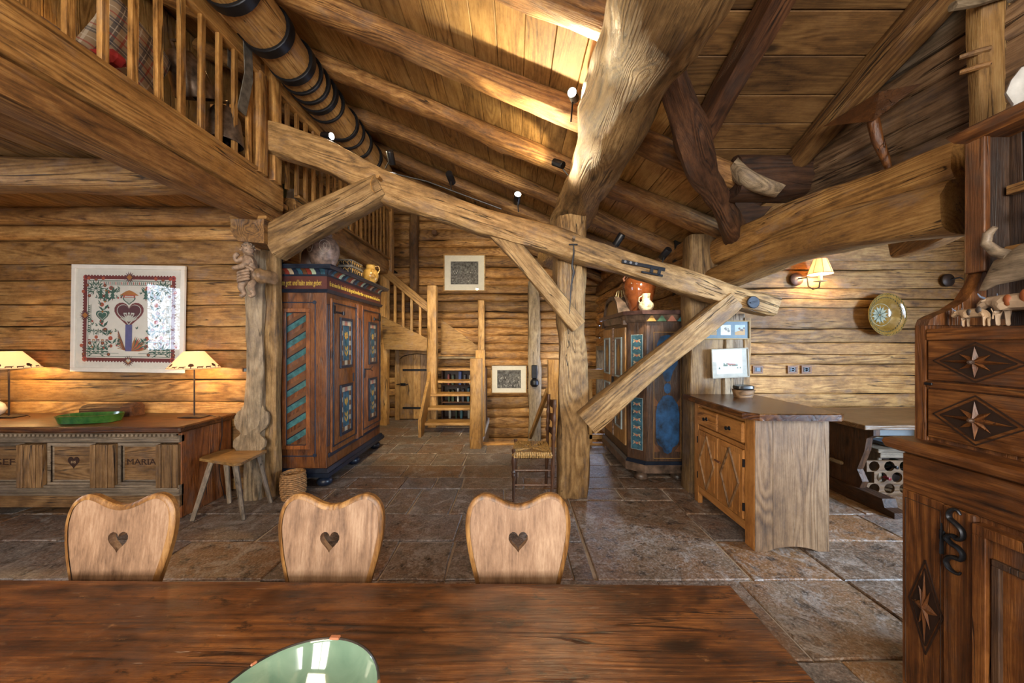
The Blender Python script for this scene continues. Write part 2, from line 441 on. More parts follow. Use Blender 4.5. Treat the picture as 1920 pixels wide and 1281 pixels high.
# floor: mortar bed with a stairwell opening, slabs laid on it
HX0, HX1, HY0, HY1 = -.52, 1.62, 5.12, 6.98
mb = MB()
for x0, x1, y0, y1 in ((-6, 5.6, -3.2, HY0), (-6, HX0, HY0, 7), (HX1, 5.6, HY0, 7)):
    mb.box(((x0+x1)/2, (y0+y1)/2, -.06), (x1-x0, y1-y0, .09))
floor = struct(mb.obj('floor', MORTAR))
def slab(x0, x1, y0, y1, par=floor):
    g = .007; j = lambda: R.uniform(-.008, .008)
    pts = [(x0+g+j(), y0+g+j()), ((x0+x1)/2+j()*2, y0+g+j()), (x1-g+j(), y0+g+j()), (x1-g+j(), (y0+y1)/2+j()*2), (x1-g+j(), y1-g+j()), (x0+g+j(), y1-g+j())]
    cx, cy = (x0+x1)/2, (y0+y1)/2; top = R.uniform(-.003, .0)
    rs = []
    for k, z in ((1, -.03), (1, top-.006), (.0, top)):
        r = []
        for x, y in pts:
            dx, dy = x-cx, y-cy; d = math.hypot(dx, dy); f = 1 if k else (d-.008)/d
            r.append((dx*f, dy*f, z))
        rs.append(r)
    o = MB().ring(rs).obj('stone_slab', STONE, par); o.location = (cx, cy, 0)
courses = [ # y0, y1, measured joints (world x)
 (2.17, 2.60, [-3.2, -2.45, -1.62, -.87, -.45, .38, .52]), (2.60, 3.01, [-3.5, -2.7, -1.98, -1.18, -.46]),
 (3.01, 3.54, [-2.9, -1.85, -1.18, -.95, -.58, -.1, .33]), (3.54, 3.84, [-2.3, -1.75, -1.2, -.86, -.56, .1, .62, 1.15]),
 (3.84, 4.22, [-1.95, -1.3, -.62, .05, .8, 1.4]), (4.22, 4.68, [-1.8, -1.05, -.64, .2, .72, 1.2]), (4.68, 5.12, [-1.75, -1.35, -.75, -.4, .3, .9, 1.3]),
 (5.12, 5.57, [-1.9, -1.35]), (5.57, 6.1, [-1.85, -1.25, -.9]), (6.1, 7.0, [-2.0, -1.2])]
def row(y0, y1, xs, x0=-5.9, x1=5.5):
    xs = sorted(x for x in xs if x0 < x < x1)
    if xs:
        lo = xs[0]
        while lo-x0 > 1.1: lo -= R.uniform(.5, 1.0); xs.insert(0, lo)
        hi = xs[-1]
        while x1-hi > 1.1: hi += R.uniform(.5, 1.0); xs.append(hi)
    xs = [x0]+xs+[x1]
    for a, b in zip(xs, xs[1:]):
        if b-a < .05: continue
        slab(a, b, y0, y1)
# big slabs left of and beside the counter
BIG = [(.52, 1.52, 2.17, 3.27), (.66, 1.62, 3.27, 3.54), (-.46, .38, 2.60, 3.01)]
for y0, y1, xs in courses:
    if y0 < 3 and y1 < 3.02:
        row(y0, y1, [x for x in xs if x < .4]+([.52] if y0 < 2.5 else [.52]), x1=.52)
        row(y0, y1, [2.1, 3.0, 3.7, 4.6], x0=1.52)
    elif abs(y0-3.01) < .01:
        row(y0, y1, xs, x1=.52)
        row(y0, y1, [2.3, 3.1, 3.9, 4.7], x0=1.52)
    elif y0 < 5: row(y0, y1, xs, x0=-5.9 if y0 < 3.4 else -2.5, x1=5.5 if y0 < 3.6 else 1.95)
    else: row(y0, y1, xs, x0=-2.5, x1=HX0)
slab(.52, 1.52, 2.17, 3.27); slab(.52, 1.05, 3.27, 3.54); slab(1.05, 1.52, 3.27, 3.54)
row(1.62, 2.17, [-2.2, -1.3, -.5, .2, .9, 1.42, 2.1]); row(1.1, 1.62, [-1.9, -1.1, -.3, .4, 1.06, 1.55, 2.2]); row(.5, 1.1, [-1.2, .4, 1.0, 1.42, 2.0])
for y0, y1 in ((-.2, .5), (-1.0, -.2), (-1.9, -1.0), (-3.1, -1.9)): row(y0, y1, [-1.5, 0, 1.2])
tr = tag(MB().box((0, 0, 0), (2.1, .1, .16), .008).obj('trim_1', wood('loft', 'X')), '', ''); tr.location = (.54, 5.1, -.055)
del tr['label'], tr['category']; struct(tr)

def backing(name, pts, th, ax, mat=BACK):
    return struct(MB().prism(pts, th[0], th[1], ax).obj(name, mat))
def zs_from_px(Y, px): return [1.5-(p-645)/F*Y for p in px]
# left wall (picture wall)
wl = backing('wall_left', [(-6, -.02), (-2.5, -.02), (-2.5, 2.9), (-6, 2.9)], (3.6, 3.68), 'y')
zz = zs_from_px(3.5, [386, 423, 452, 496, 527, 572, 613, 657, 712, 753, 801, 850, 895, 922])
for i, (a, b) in enumerate(zip(zz, zz[1:])):
    b = max(b, .0)
    rnd_ = i < 2
    beam('log', [(-6, 3.56+(0 if i else -.03), (a+b)/2), (-2.48, 3.56+(0 if i else -.03), (a+b)/2)], .13 if not rnd_ else .2, a-b-.006, wood('wall', 'X', bump=.35), sq=3 if rnd_ else 14, irr=.006, step=.3, parent=wl)
# side wall behind the first wardrobe and far left wall
ws = backing('wall_side', [(3.68, 0), (7, 0), (7, 2.8), (3.68, 2.8)], (-2.66, -2.6), 'x')
for i in range(12):
    z = .12+i*.24
    beam('log', [(-2.6, 3.68, z), (-2.6, 6.95, z)], .1, .232, wood('wall', 'X'), sq=8, irr=.006, step=.5, parent=ws)
wf = struct(MB().prism([(-3.2, 0), (3.6, 0), (3.6, 2.9), (-3.2, 2.9)], -6.1, -6.0, 'x', hole=[(.45, 1.4), (1.45, 1.4), (1.45, 2.5), (.45, 2.5)]).obj('wall_far_left', wood('wall', 'Y')))
# back wall: hewn logs going down into the stairwell
wb = backing('wall_back', [(-4.0, -1.6), (1.75, -1.6), (1.75, zroof(1.75)+.03), (-4.0, zroof(-4)+.03)], (7.08, 7.16), 'y')
z = -1.5
while z < 5.0:
    h = R.uniform(.13, .235)
    if z < 0: h = R.uniform(.2, .3)
    x1 = min(1.72, (3.6-(z+h))/.43+.15)
    if x1 < -3.9: break
    beam('log', [(-3.95, 7.06+R.uniform(-.012, .012), z+h/2), (x1, 7.06+R.uniform(-.012, .012), z+h/2+R.uniform(-.01, .01))], .15, h+.004, wood('log', 'X', var=.45), sq=2.7, irr=.018, step=.2, parent=wb)
    z += h
# socket wall in the dining nook
wr = backing('wall_nook_back', [(1.95, 0), (5.6, 0), (5.6, 2.95), (1.95, 2.95)], (4.15, 4.22), 'y')
zz = [2.95]+zs_from_px(4.05, [432, 451, 490, 506, 541, 561, 577, 617, 643, 665, 683, 705, 739, 764, 795, 830, 850, 882])
for a, b in zip(zz, zz[1:]):
    beam('log', [(2.1, 4.11, (a+b)/2), (5.6, 4.11+R.uniform(-.008, .008), (a+b)/2)], .12, a-b-.004, wood('wall', 'X', bump=.35), sq=9, irr=.009, step=.25, parent=wr)
# wall behind the second wardrobe
wn = backing('wall_right', [(3.62, 0), (5.25, 0), (5.25, 2.75), (3.62, 2.75)], (2.06, 2.1), 'x')
z = 0.0
while z < 2.6:
    h = R.uniform(.17, .26)
    beam('log', [(2.02, 3.58, z+h/2), (2.02, 5.25, z+h/2)], .16, h, wood('weather' if z < 1.6 else 'log', 'X'), sq=3.2, irr=.018, step=.18, parent=wn); z += h
wq = backing('wall_right_far', [(5.2, -1.6), (7.1, -1.6), (7.1, .35), (5.2, .35)], (1.78, 1.82), 'x')
for a, b, c, d in ((5.2, 7.1, 1.42, 2.9), (5.2, 6.0, .35, 1.42), (6.75, 7.1, .35, 1.42)):
    MB().box((1.8, (a+b)/2, (c+d)/2), (.04, b-a, d-c)).obj('log_backing', BACK, wq)
z = -1.5
while z < 2.75:
    h = R.uniform(.16, .26); zc = z+h/2
    segs = [(5.12, 7.0)] if (zc < .3 or zc > 1.45) else [(5.12, 5.98), (6.72, 7.0)]
    for a, b in segs:
        beam('log', [(1.74, a, zc), (1.74, b, zc)], .17, h, wood('log', 'X'), sq=2.8, irr=.018, step=.2, parent=wq)
    z += h
MB().box((1.9, 5.2, 1.3), (.3, .06, 3)).obj('log_end_board', wood('log', 'Z'), wq)
win = struct(MB().prism([(5.98, .3), (6.72, .3), (6.72, 1.46), (5.98, 1.46)], 1.60, 1.80, 'x', hole=[(6.05, .38), (6.65, .38), (6.65, 1.38), (6.05, 1.38)]).obj('window_1', wood('weather', 'Z')))
MB().box((1.72, 6.35, .88), (.03, .04, 1.0)).box((1.72, 6.35, .88), (.03, .6, .035)).obj('window_bar', wood('weather', 'Z'), win)
bx('pane', (1.735, 6.35, .88), (.006, .6, 1.0), GLASS, win, 0)
# stairwell lower floor and near side
struct(MB().box((.55, 6.05, -1.55), (2.4, 2.1, .08)).obj('floor_stairwell', wood('dark', 'Y')))
struct(MB().box((.54, 5.09, -.85), (2.2, .04, 1.4)).box((-.55, 6.05, -.85), (.04, 1.95, 1.4)).obj('wall_stairwell', wood('log', 'Y')))
# wall above the opening to the nook: long boards between roof and header beams
wg = backing('wall_gable', [(-3.2, 2.45), (2.75, 2.45), (2.75, 2.95), (1.0, 3.62), (0, 3.98), (-3.2, 3.98)], (2.29, 2.33), 'x')
zz = [2.36, 2.47, 2.60, 2.73, 2.88, 3.04, 3.24, 3.46, 3.7, 3.98]
for i, (a, b) in enumerate(zip(zz, zz[1:])):
    y1 = min(2.72, (3.98-a)/.4)
    beam('log', [(2.25, .2, (a+b)/2-.09), (2.25, y1, (a+b)/2+.04)], .1, b-a+.01, wood('weather' if i > 4 else 'gable', 'X', bump=.8), sq=5, irr=.012, step=.2, parent=wg)
# lower wall behind the sideboard, and closing walls behind the camera
wh = struct(MB().prism([(-3.2, 0), (1.5, 0), (1.5, 2.4), (-3.2, 2.4)], 2.24, 2.32, 'x').obj('wall_partition', wood('wall', 'Y')))
wE = MB().prism([(-3.2, 0), (4.22, 0), (4.22, 3.0), (-3.2, 3.0)], 5.6, 5.7, 'x', hole=[(-.3, .9), (1.1, .9), (1.1, 2.3), (-.3, 2.3)]).obj('wall_far_right', wood('wall', 'Y')); struct(wE)  # window opening added to go with the extra right-hand light
wZ = struct(MB().prism([(-6, 0), (5.6, 0), (5.6, 3.0), (2.3, 3.0), (2.3, 4.0), (-1, 4.05), (-4, 5.35), (-6, 2.9)], -3.3, -3.2, 'y').obj('wall_front', wood('wall', 'X')))
for k, (x, z, a, b) in enumerate(((-1.3, 1.8, 1.4, 1.5), (1.0, 1.8, 1.4, 1.5))):
    f = struct(MB().prism([(x-a/2-.07, z-b/2-.07), (x+a/2+.07, z-b/2-.07), (x+a/2+.07, z+b/2+.07), (x-a/2-.07, z+b/2+.07)], -3.2, -3.12, 'y',
        hole=[(x-a/2, z-b/2), (x+a/2, z-b/2), (x+a/2, z+b/2), (x-a/2, z+b/2)]).box((x, -3.08, z), (.09, .04, b)).box((x, -3.08, z), (a, .04, .04)).obj('window_%d' % (k+2), wood('dark', 'X')))
for k, yy in enumerate((-2.72, -1.78)):
    pass
# loft: boards seen from below, its side wall
cl = struct(MB().box((-4.2, 1.9, 2.955), (3.6, 10.2, .03)).obj('ceiling_under_loft', BACK))
x = -6.0
while x < -2.45:
    w_ = R.uniform(.15, .2)
    plank('plank', (x+w_/2, -3.2, 2.91), (x+w_/2, 3.55, 2.91), w_-.004, .05, wood('loft', 'X'), cl); x += w_
wll = struct(MB().prism([(-3.2, 2.97), (7, 2.97), (7, 5.4), (-3.2, 5.4)], -4.06, -4.0, 'x').obj('wall_loft', BACK))
y = .2
while y < 7:
    w_ = R.uniform(.16, .24)
    plank('plank', (-3.97, y+w_/2, 2.98), (-3.97, y+w_/2, 5.28), w_-.004, .04, wood('honey', 'X', var=.3), wll, up=(1, 0, 0)); y += w_
# main roof boards (run front to back), second roof plane over the near right
VX = lambda y: -.88+.93*y
ceil = struct(MB().add([(-4.05, -3.2, zroof(-4.05)+.05), (-.88, -3.2, zroof(-.88)+.05), (-.88, 0, zroof(-.88)+.05), (2.4, 3.53, zroof(2.4)+.05), (2.4, 7.1, zroof(2.4)+.05), (-4.05, 7.1, zroof(-4.05)+.05)], [(0, 1, 2, 3, 4, 5)]).obj('ceiling', BACK))
a_ = math.atan(.43); upv = Vector((math.sin(a_), 0, math.cos(a_)))
x = -4.0
while x < 2.35:
    w_ = R.uniform(.155, .205); xc = x+w_/2; y0 = -3.2 if xc < -.9 else max(-3.2, (x+w_+.88)/.93)
    yy = y0; ends = [y0]
    if R.random() < .5 and y0 < 2: ends.append(R.uniform(4.6, 6.2))
    ends.append(7.1)
    for a, b in zip(ends, ends[1:]):
        plank('plank', (xc, a, zroof(xc)+.02), (xc, b-.003, zroof(xc)+.02), w_/math.cos(a_)-.004, .035, wood('roof', 'X', bump=.25, var=.22, crack=.2), ceil, up=upv)
    x += w_
z2 = lambda y: 3.98-.4*max(y, 0)
ceil2 = struct(MB().add([(-.9, -3.2, 4.03), (2.35, -3.2, 4.03), (2.35, 0, 4.03), (-.9, 0, 4.03), (2.35, 2.8, z2(2.8)+.05), (VX(2.8), 2.8, z2(2.8)+.05)], [(0, 1, 2, 3), (3, 2, 4, 5)]).obj('ceiling_dormer', BACK))
b_ = math.atan(.4); up2 = Vector((0, math.sin(b_), math.cos(b_)))
for y0 in (-3.2, -2.4, -1.6, -.8): bx('plank', (.7, y0+.4, 4.0), (3.3, .79, .04), wood('roof_shaded', 'X', crack=.2), ceil2)
y = 0.0
while y < 2.75:
    w_ = R.uniform(.165, .21); yc = y+w_/2
    plank('plank', (VX(y)-.0, yc, z2(yc)+.02), (2.32, yc, z2(yc)+.02), w_/math.cos(b_)-.005, .035, wood('roof_shaded', 'X', bump=.25, var=.22, crack=.2), ceil2, up=up2); y += w_
# strip of roof from the stub log down to the header, nook ceiling
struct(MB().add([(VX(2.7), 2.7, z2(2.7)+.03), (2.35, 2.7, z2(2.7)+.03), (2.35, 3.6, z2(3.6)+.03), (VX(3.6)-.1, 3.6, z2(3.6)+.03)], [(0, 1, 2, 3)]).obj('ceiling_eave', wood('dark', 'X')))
nc = struct(MB().box((3.95, .45, 2.78), (3.4, 7.5, .04)).obj('ceiling_nook', wood('roof', 'Y', crack=.2)))

# ------------------------------------------------------------------ timber frame
BW = wood('beam', 'X', bump=.7); LB = wood('loft', 'X', bump=.6); PW = wood('post', 'X', bump=.8); GW = wood('grey', 'X', bump=.8)
wo = ['over the near end of the loft rail', 'just behind the highest spotlight', 'above the small black spotlight of the purlin', 'fourth back, over the carved brace',
      'fifth back, behind the sloping tie beam', 'last but one before the log wall', 'hard against the back log wall']
for i, yc in enumerate((1.86, 2.68, 3.46, 4.26, 5.06, 5.86, 6.66)):
    xe = min(VX(yc)+.1, 2.25 if yc < 5.1 else 1.75)
    pts = []
    for k in range(5):
        x = -3.9+(xe+3.9)*k/4
        pts.append((x, yc+R.uniform(-.03, .03), zroof(x)-.085+(R.uniform(-.02, .012) if k else 0)))
    beam('rafter', pts, .2, .17, BW, 'rough brown rafter log under the ceiling boards, '+wo[i], 'beam', 'rafters under the roof boards', sq=2.8, irr=.016)
# round purlin over the main post
beam('purlin', [(.66, -3.1, 2.97), (.68, -.5, 2.98), (.64, 1.2, 2.95), (.655, 2.0, 2.97), (.64, 3.2, 2.935), (.63, 4.5, 2.94), (.60, 5.7, 2.93)], .50, .47, wood('post', 'X', bump=1.0, rough=.62), 'thick knotty round log purlin running overhead from the main post', 'beam', sq=2.2, irr=.045, step=.09, seg=28, w1=.36, h1=.36)
# banded ridge log
lg = thing('banded_log', 'round log banded with black iron hoops above the loft railing', 'log', (-2.05, -1, 4.1))
beam('log_body', [(-2.05, -3.1, 4.12), (-2.05, 1, 4.11), (-2.06, 3.2, 4.1), (-2.05, 5.2, 4.09)], .38, .38, wood('honey', 'X', bump=.6, var=.1), sq=2.05, irr=.006, seg=24, parent=None).parent = lg
lg.children[0].matrix_parent_inverse = Matrix.Translation((2.05, 1, -4.1))
for y, w_ in ((2.08, .085), (2.46, .08), (2.83, .08), (3.14, .07), (3.28, .03), (3.41, .035), (3.55, .06), (3.70, .03), (4.03, .05), (4.2, .035), (4.42, .05), (4.75, .05)):
    o = MB().lathe([(.205, -w_/2), (.21, -w_/2+.005), (.21, w_/2-.005), (.205, w_/2)], n=28).obj('iron_hoop', IRON, lg, smooth=True)
    o.location = (0, y+1, 0); o.rotation_euler = (PI/2, 0, 0)
# main post
beam('post', [(.565, 3.43, 0), (.575, 3.43, 1.3), (.555, 3.43, 2.2), (.56, 3.43, 2.76)], .27, .27, wood('post', 'X', bump=1.0), 'tall knotty squared post standing mid floor beside the rush chair', 'post', sq=4, irr=.03, step=.07, seg=20)
beam('post', [(-2.42, 3.40, 0), (-2.42, 3.40, 3.5)], .15, .11, wood('post', 'X'), 'squared corner post right of the carved cherub, touching the painted wardrobe', 'post', sq=6, irr=.012, seg=18)
beam('post', [(-2.52, 3.31, 0), (-2.51, 3.31, 1.2), (-2.51, 3.31, 2.4)], .15, .09, GW, 'grey cracked half post behind the small alpine chair', 'post', sq=4, irr=.022, seg=18)
beam('post', [(1.92, 3.52, 0), (1.93, 3.52, 2.6)], .33, .22, wood('post', 'X'), 'broad squared post behind the wooden counter, left of the two small pictures', 'post', sq=7, irr=.012)
pb = thing('post_cladding', 'upright waney boards behind the two small pictures over the counter', 'boards', (2.2, 3.5, 0))
for x, w_, z1, k in ((-.06, .09, 1.78, 'grey'), (.035, .12, 1.80, 'weather'), (.115, .07, 1.76, 'post')):
    beam('board', [(2.2+x, 3.44, 0), (2.2+x+R.uniform(-.01, .01), 3.44, 1.0), (2.2+x, 3.44, z1)], w_, .09, wood(k, 'X', bump=.8), sq=5, irr=.014, step=.07, parent=None).parent = pb
for c in pb.children: c.matrix_parent_inverse = Matrix.Translation((-2.2, -3.5, 0))
# sloping tie beam
yb = 3.2
beam('tie_beam', [P(502, 262, yb), P(610, 296, yb), P(720, 352, yb), P(830, 392, yb), P(1060, 460, yb), P(1200, 503, yb), P(1300, 535, yb), P(1400, 565, yb), P(1449, 577, yb)], .17, .28, wood('post', 'X', bump=.8), 'long hewn tie beam sloping down across the posts, carrying the spotlights', 'beam', sq=5, irr=.02, h1=.19, step=.08, seg=20)
beam('brace', [P(512, 458, 3.2), P(600, 410, 3.2), P(718, 352, 3.2)], .2, .32, wood('post', 'X', bump=.8), 'thick short brace rising right from the corner post to the tie beam', 'brace', sq=6, irr=.014, h1=.24)
beam('brace', [P(932, 430, 3.22), P(1000, 510, 3.22), P(1085, 612, 3.22)], .13, .2, PW, 'thin pale brace falling from the tie beam to the main post', 'brace', sq=6, irr=.01, h1=.15)
beam('brace', [P(1098, 792, 3.24), P(1230, 680, 3.24), P(1372, 566, 3.2)], .17, .25, wood('post', 'X', bump=.8, scale=.9), 'long thick brace crossing in front of the dark painted wardrobe', 'brace', sq=6, irr=.014, h1=.17)
# header beams over the nook opening
beam('header_beam', [(2.05, 3.45, 2.16), (2.1, 3.1, 2.2), (2.12, 2.5, 2.24), (2.12, 2.1, 2.225), (2.14, 1.8, 2.18), (2.16, 1.62, 2.15)], .3, .22, LB, 'lower curved header beam spanning the dining nook opening', 'beam', sq=3.6, irr=.02, h1=.27, step=.08, seg=20)
beam('header_beam', [(2.08, 3.5, 2.42), (2.13, 2.6, 2.44), (2.16, 2.0, 2.39), (2.18, 1.62, 2.365)], .26, .27, LB, 'upper header beam with a black split, under the gable boards', 'beam', sq=3.6, irr=.02, h1=.2, step=.08, seg=20)
beam('purlin_stub', [(1.68, 2.66, 2.77), (2.35, 2.66, 2.78)], .3, .31, wood('dark', 'X', bump=.9), 'short dark log stub jutting left from the gable boards', 'log', sq=3, irr=.02, seg=20)
beam('cut_branch', [(1.66, 2.6, 2.86), (1.70, 2.5, 2.72), (1.84, 2.48, 2.64), (1.95, 2.5, 2.62)], .16, .13, GW, 'pale curved branch wrapped round the end of the dark log stub', 'branch', sq=2.2, irr=.02, w1=.1, h1=.08, step=.05)
beam('valley_rafter', [(VX(y)+dx, y, zroof(VX(y))-.17+dz) for y, dx, dz in ((.9, 0, 0), (1.6, .02, 0), (2.0, -.02, -.05), (2.4, -.04, -.12), (2.8, -.04, -.06), (3.5, -.02, -.05))], .17, .2, wood('dark', 'X', bump=1), 'crooked dark valley rafter right of the big purlin', 'beam', sq=2.6, irr=.035, step=.07, seg=18)
beam('rafter', [(1.3, .6, z2(.6)-.1), (1.3, 1.5, z2(1.5)-.1), (1.28, 2.35, z2(2.35)-.1)], .15, .2, wood('dark', 'X'), 'dark rafter between the purlin and the right hand ceiling boards', 'beam', sq=4, irr=.015)
beam('rafter', [(2.12, .5, z2(.5)-.08), (2.12, 1.7, z2(1.7)-.08), (2.11, 2.62, z2(2.62)-.08)], .14, .16, BW, 'brown rafter along the top of the gable boards', 'beam', sq=3.5, irr=.015)
beam('nook_rafter', [P(1684, 464, 2.95), (3.16, 2.45, 2.37), (2.95, 1.7, 2.66)], .13, .2, wood('beam', 'X'), 'square cut rafter end inside the dining nook above the plate', 'beam', sq=9, irr=.004)
beam('post', [(2.28, 1.57, 0), (2.28, 1.57, 2.0), (2.27, 1.57, 4)], .34, .08, wood("honey", "X", bump=.8), 'wide golden post with bold grain standing behind the tall hutch', 'post', sq=6, irr=.014, seg=18)
# loft edge
beam('loft_beam', [(-2.37, -3, 2.93), (-2.37, 3.37, 2.93)], .17, .25, LB, 'upper edge beam of the loft, left side', 'beam', sq=9, irr=.006, step=.2)
beam('loft_beam', [(-2.38, -3, 2.70), (-2.38, 3.37, 2.70)], .19, .18, wood('beam', 'X'), 'lower darker beam beneath the loft edge beam', 'beam', sq=7, irr=.01, step=.2)
beam('loft_beam', [(-2.38, 3.58, 2.90), (-2.38, 6.3, 2.90)], .18, .27, LB, 'rear loft edge beam above the painted wardrobe', 'beam', sq=7, irr=.012, step=.2)
beam('loft_joist', [(-6, 2.55, 2.75), (-2.46, 2.55, 2.75)], .2, .22, wood('wall', 'X'), 'pale joist under the loft boards in front of the picture wall', 'beam', sq=4, irr=.012, step=.2)
beam('loft_joist', [(-6, 1.5, 2.75), (-2.46, 1.5, 2.75)], .2, .22, wood('wall', 'X'), 'pale joist under the loft boards nearest the left edge', 'beam', sq=4, irr=.012, step=.2)
# posts standing in the stair hall
beam('post', [(-2.02, 6.86, 2.4), (-2.02, 6.86, 4.4)], .16, .16, BW, 'upright timber against the back wall left of the upper print', 'post', sq=6, irr=.01)
beam('post', [(.39, 6.85, -1.5), (.40, 6.85, .8), (.38, 6.85, 2.75)], .24, .14, wood('grey', 'X'), 'pale upright timber on the back wall, in the stairwell right of the lower print', 'post', sq=4, irr=.025, step=.08)
beam('post', [(-2.42, 6.35, 0), (-2.42, 6.35, 2.8)], .15, .16, wood('honey', 'X'), 'pale timber post between the painted wardrobe and the arched door', 'post', sq=5, irr=.012)
cos_, sin_ = math.cos, math.sin
# ------------------------------------------------------------------ furniture helpers
def wp(root, name, mb, mat, parent=None, smooth=False, label=None):
    """part authored in world coordinates, stored relative to its (unrotated) root"""
    L = root.location
    mb.v = [q-L for q in mb.v]
    o = mb.obj(name, mat, parent or root, smooth=smooth)
    if label: o['label'] = label
    return o
def FM(o, u):
    u = Vector(u).normalized(); v = Vector((0, 0, 1)); n = u.cross(v)
    M = Matrix((u, v, n)).transposed().to_4x4(); M.translation = Vector(o); return M
def wb_(a, b, ch=.003, m=0):
    """box from corner a to corner b"""
    a, b = Vector(a), Vector(b); return MB().box((a+b)/2, [abs(x) for x in (b-a)], ch, m)
def frm(mb, cx, cy, w_, h_, t, d, z0=0, M=None, m=0, ch=.002):
    mb.box((cx, cy+h_/2-t/2, z0+d/2), (w_, t, d), ch, m, M=M); mb.box((cx, cy-h_/2+t/2, z0+d/2), (w_, t, d), ch, m, M=M)
    mb.box((cx-w_/2+t/2, cy, z0+d/2), (t, h_-2*t, d), ch, m, M=M); mb.box((cx+w_/2-t/2, cy, z0+d/2), (t, h_-2*t, d), ch, m, M=M); return mb
# ------------------------------------------------------------------ dining table and chairs
T = thing('dining_table', 'long dark oak dining table with a scratched glossy top in the foreground', 'table', (-.62, .58, 0), math.radians(-.6))
TM = wood('table', 'X', .36, bump=.4, crack=.9, var=.05)
nt = TM.node_tree; b = nt.nodes['Principled BSDF']; lk = b.inputs['Base Color'].links[0].from_socket
v, r_ = coords(nt, 1)
sp1 = noise_(nt, vscale(nt, v, (.5, 1, 1)), 26, 6, .78, .3); sp2 = noise_(nt, vscale(nt, v, (.45, 1, 1)), 5, 4, .65, .4); sp3 = noise_(nt, vscale(nt, v, (.12, 1, 1)), 60, 3, .7, .2)
c = mixc(nt, mth(nt, 'MULTIPLY', maprange(nt, sp1, .44, .34), .9), lk, (.012, .005, .003))
c = mixc(nt, mth(nt, 'MULTIPLY', maprange(nt, sp2, .45, .33), .75), c, (.016, .006, .003))
c = mixc(nt, mth(nt, 'MULTIPLY', maprange(nt, sp1, .60, .70), .55), c, (.36, .17, .065))
c = mixc(nt, mth(nt, 'MULTIPLY', maprange(nt, sp3, .68, .74), .5), c, (.42, .30, .22))
nt.links.new(c, b.inputs['Base Color'])
MB().box((0, 0, .722), (2.58, 1.0, .056), .008).obj('tabletop', TM, T)
for x in (-1.1, 1.1):
    for y in (-.38, .38):
        o = MB().lathe([(.03, 0), (.045, .04), (.035, .12), (.05, .2), (.055, .4), (.04, .52), (.05, .56)], n=16).box((0, 0, .62), (.1, .1, .15), .005).obj('leg', TM, T, smooth=True); o.location = (x, y, 0)
for y in (-.38, .38): bx('apron', (0, y, .64), (2.1, .03, .1), TM, T)
for x in (-1.1, 1.1): bx('apron', (x, 0, .64), (.03, .66, .1), TM, T)
bx('stretcher', (0, 0, .14), (2.2, .05, .06), TM, T)
CH = wood('chair', 'Z', .5, bump=.25, crack=.05, var=.1, scale=.8); CR = wood('beam', 'Z', .42, bump=.15, crack=0, var=.08)
def chair_outline(s=0.0):
    half = [(.085, .44), (.11, .56), (.142, .70), (.163, .78), (.176, .85), (.1785, .90), (.170, .945), (.152, .972), (.128, .986), (.105, .988), (.078, .980), (.05, .966), (.025, .956), (0, .952)]
    pts = []
    vs = [Vector((x, z)) for x, z in half]
    fine = [catmull(vs, i/39) for i in range(40)]
    c = Vector((0, .80))
    loop = [(p.x, p.y) for p in fine]+[(-p.x, p.y) for p in fine[::-1][1:]]
    if s:
        out = []
        n = len(loop)
        for i, p in enumerate(loop):
            a = Vector(loop[i-1]); b = Vector(loop[(i+1) % n]); t = (b-a).normalized(); nn = Vector((-t.y, t.x))
            out.append((p[0]+nn.x*s, p[1]+nn.y*s))
        loop = out
    return loop
def dining_chair(label):
    t = thing('dining_chair', label, 'chair', group='heart-hole chairs along the dining table')
    lean = Matrix.Translation((0, 0, .45)) @ Matrix.Rotation(math.radians(-6), 4, 'X') @ Matrix.Translation((0, 0, -.45))
    hh = heart(.066, .068, 26, 0, .832)
    lo = chair_outline(); li = chair_outline(.016); l2 = chair_outline(.006)
    def R3(l, y): return [lean @ Vector((x, y, z)) for x, z in l]
    MB().ring([R3(l2, .016), R3(lo, .010), R3(lo, -.006), R3(l2, -.012), R3(li, -.013)], cap=False).obj('back_rim', CR, t, smooth=True)
    M = lean
    MB().prism(li, -.010, .015, 'y', M=M, hole=hh).obj('back_panel', CH, t)
    MB().prism([(-.2, -.19), (.2, -.19), (.17, .2), (-.17, .2)], .43, .46, 'z').obj('seat', CH, t)
    for sx in (-1, 1):
        for sy in (-1, 1):
            o = MB().tube([(sx*.13, sy*.12, .44), (sx*.19, sy*.18, 0)], [.02, .013], 8).obj('leg', CR, t, smooth=True)
    return t
d = dining_chair('pale wooden chair with heart cut-out, leftmost of the three at the table')
d.location = (-1.337, 1.12, 0)
x0 = 1.12
for lab, X, rz in (('pale wooden chair with heart cut-out, middle of the three at the table', -.624, 0), ('pale wooden chair with heart cut-out, rightmost of the three at the table', .0125, .02)):
    c = copytree(d); c.location = (X, 1.12, 0); c.rotation_euler.z = rz; c['label'] = lab
d.rotation_euler.z = .04
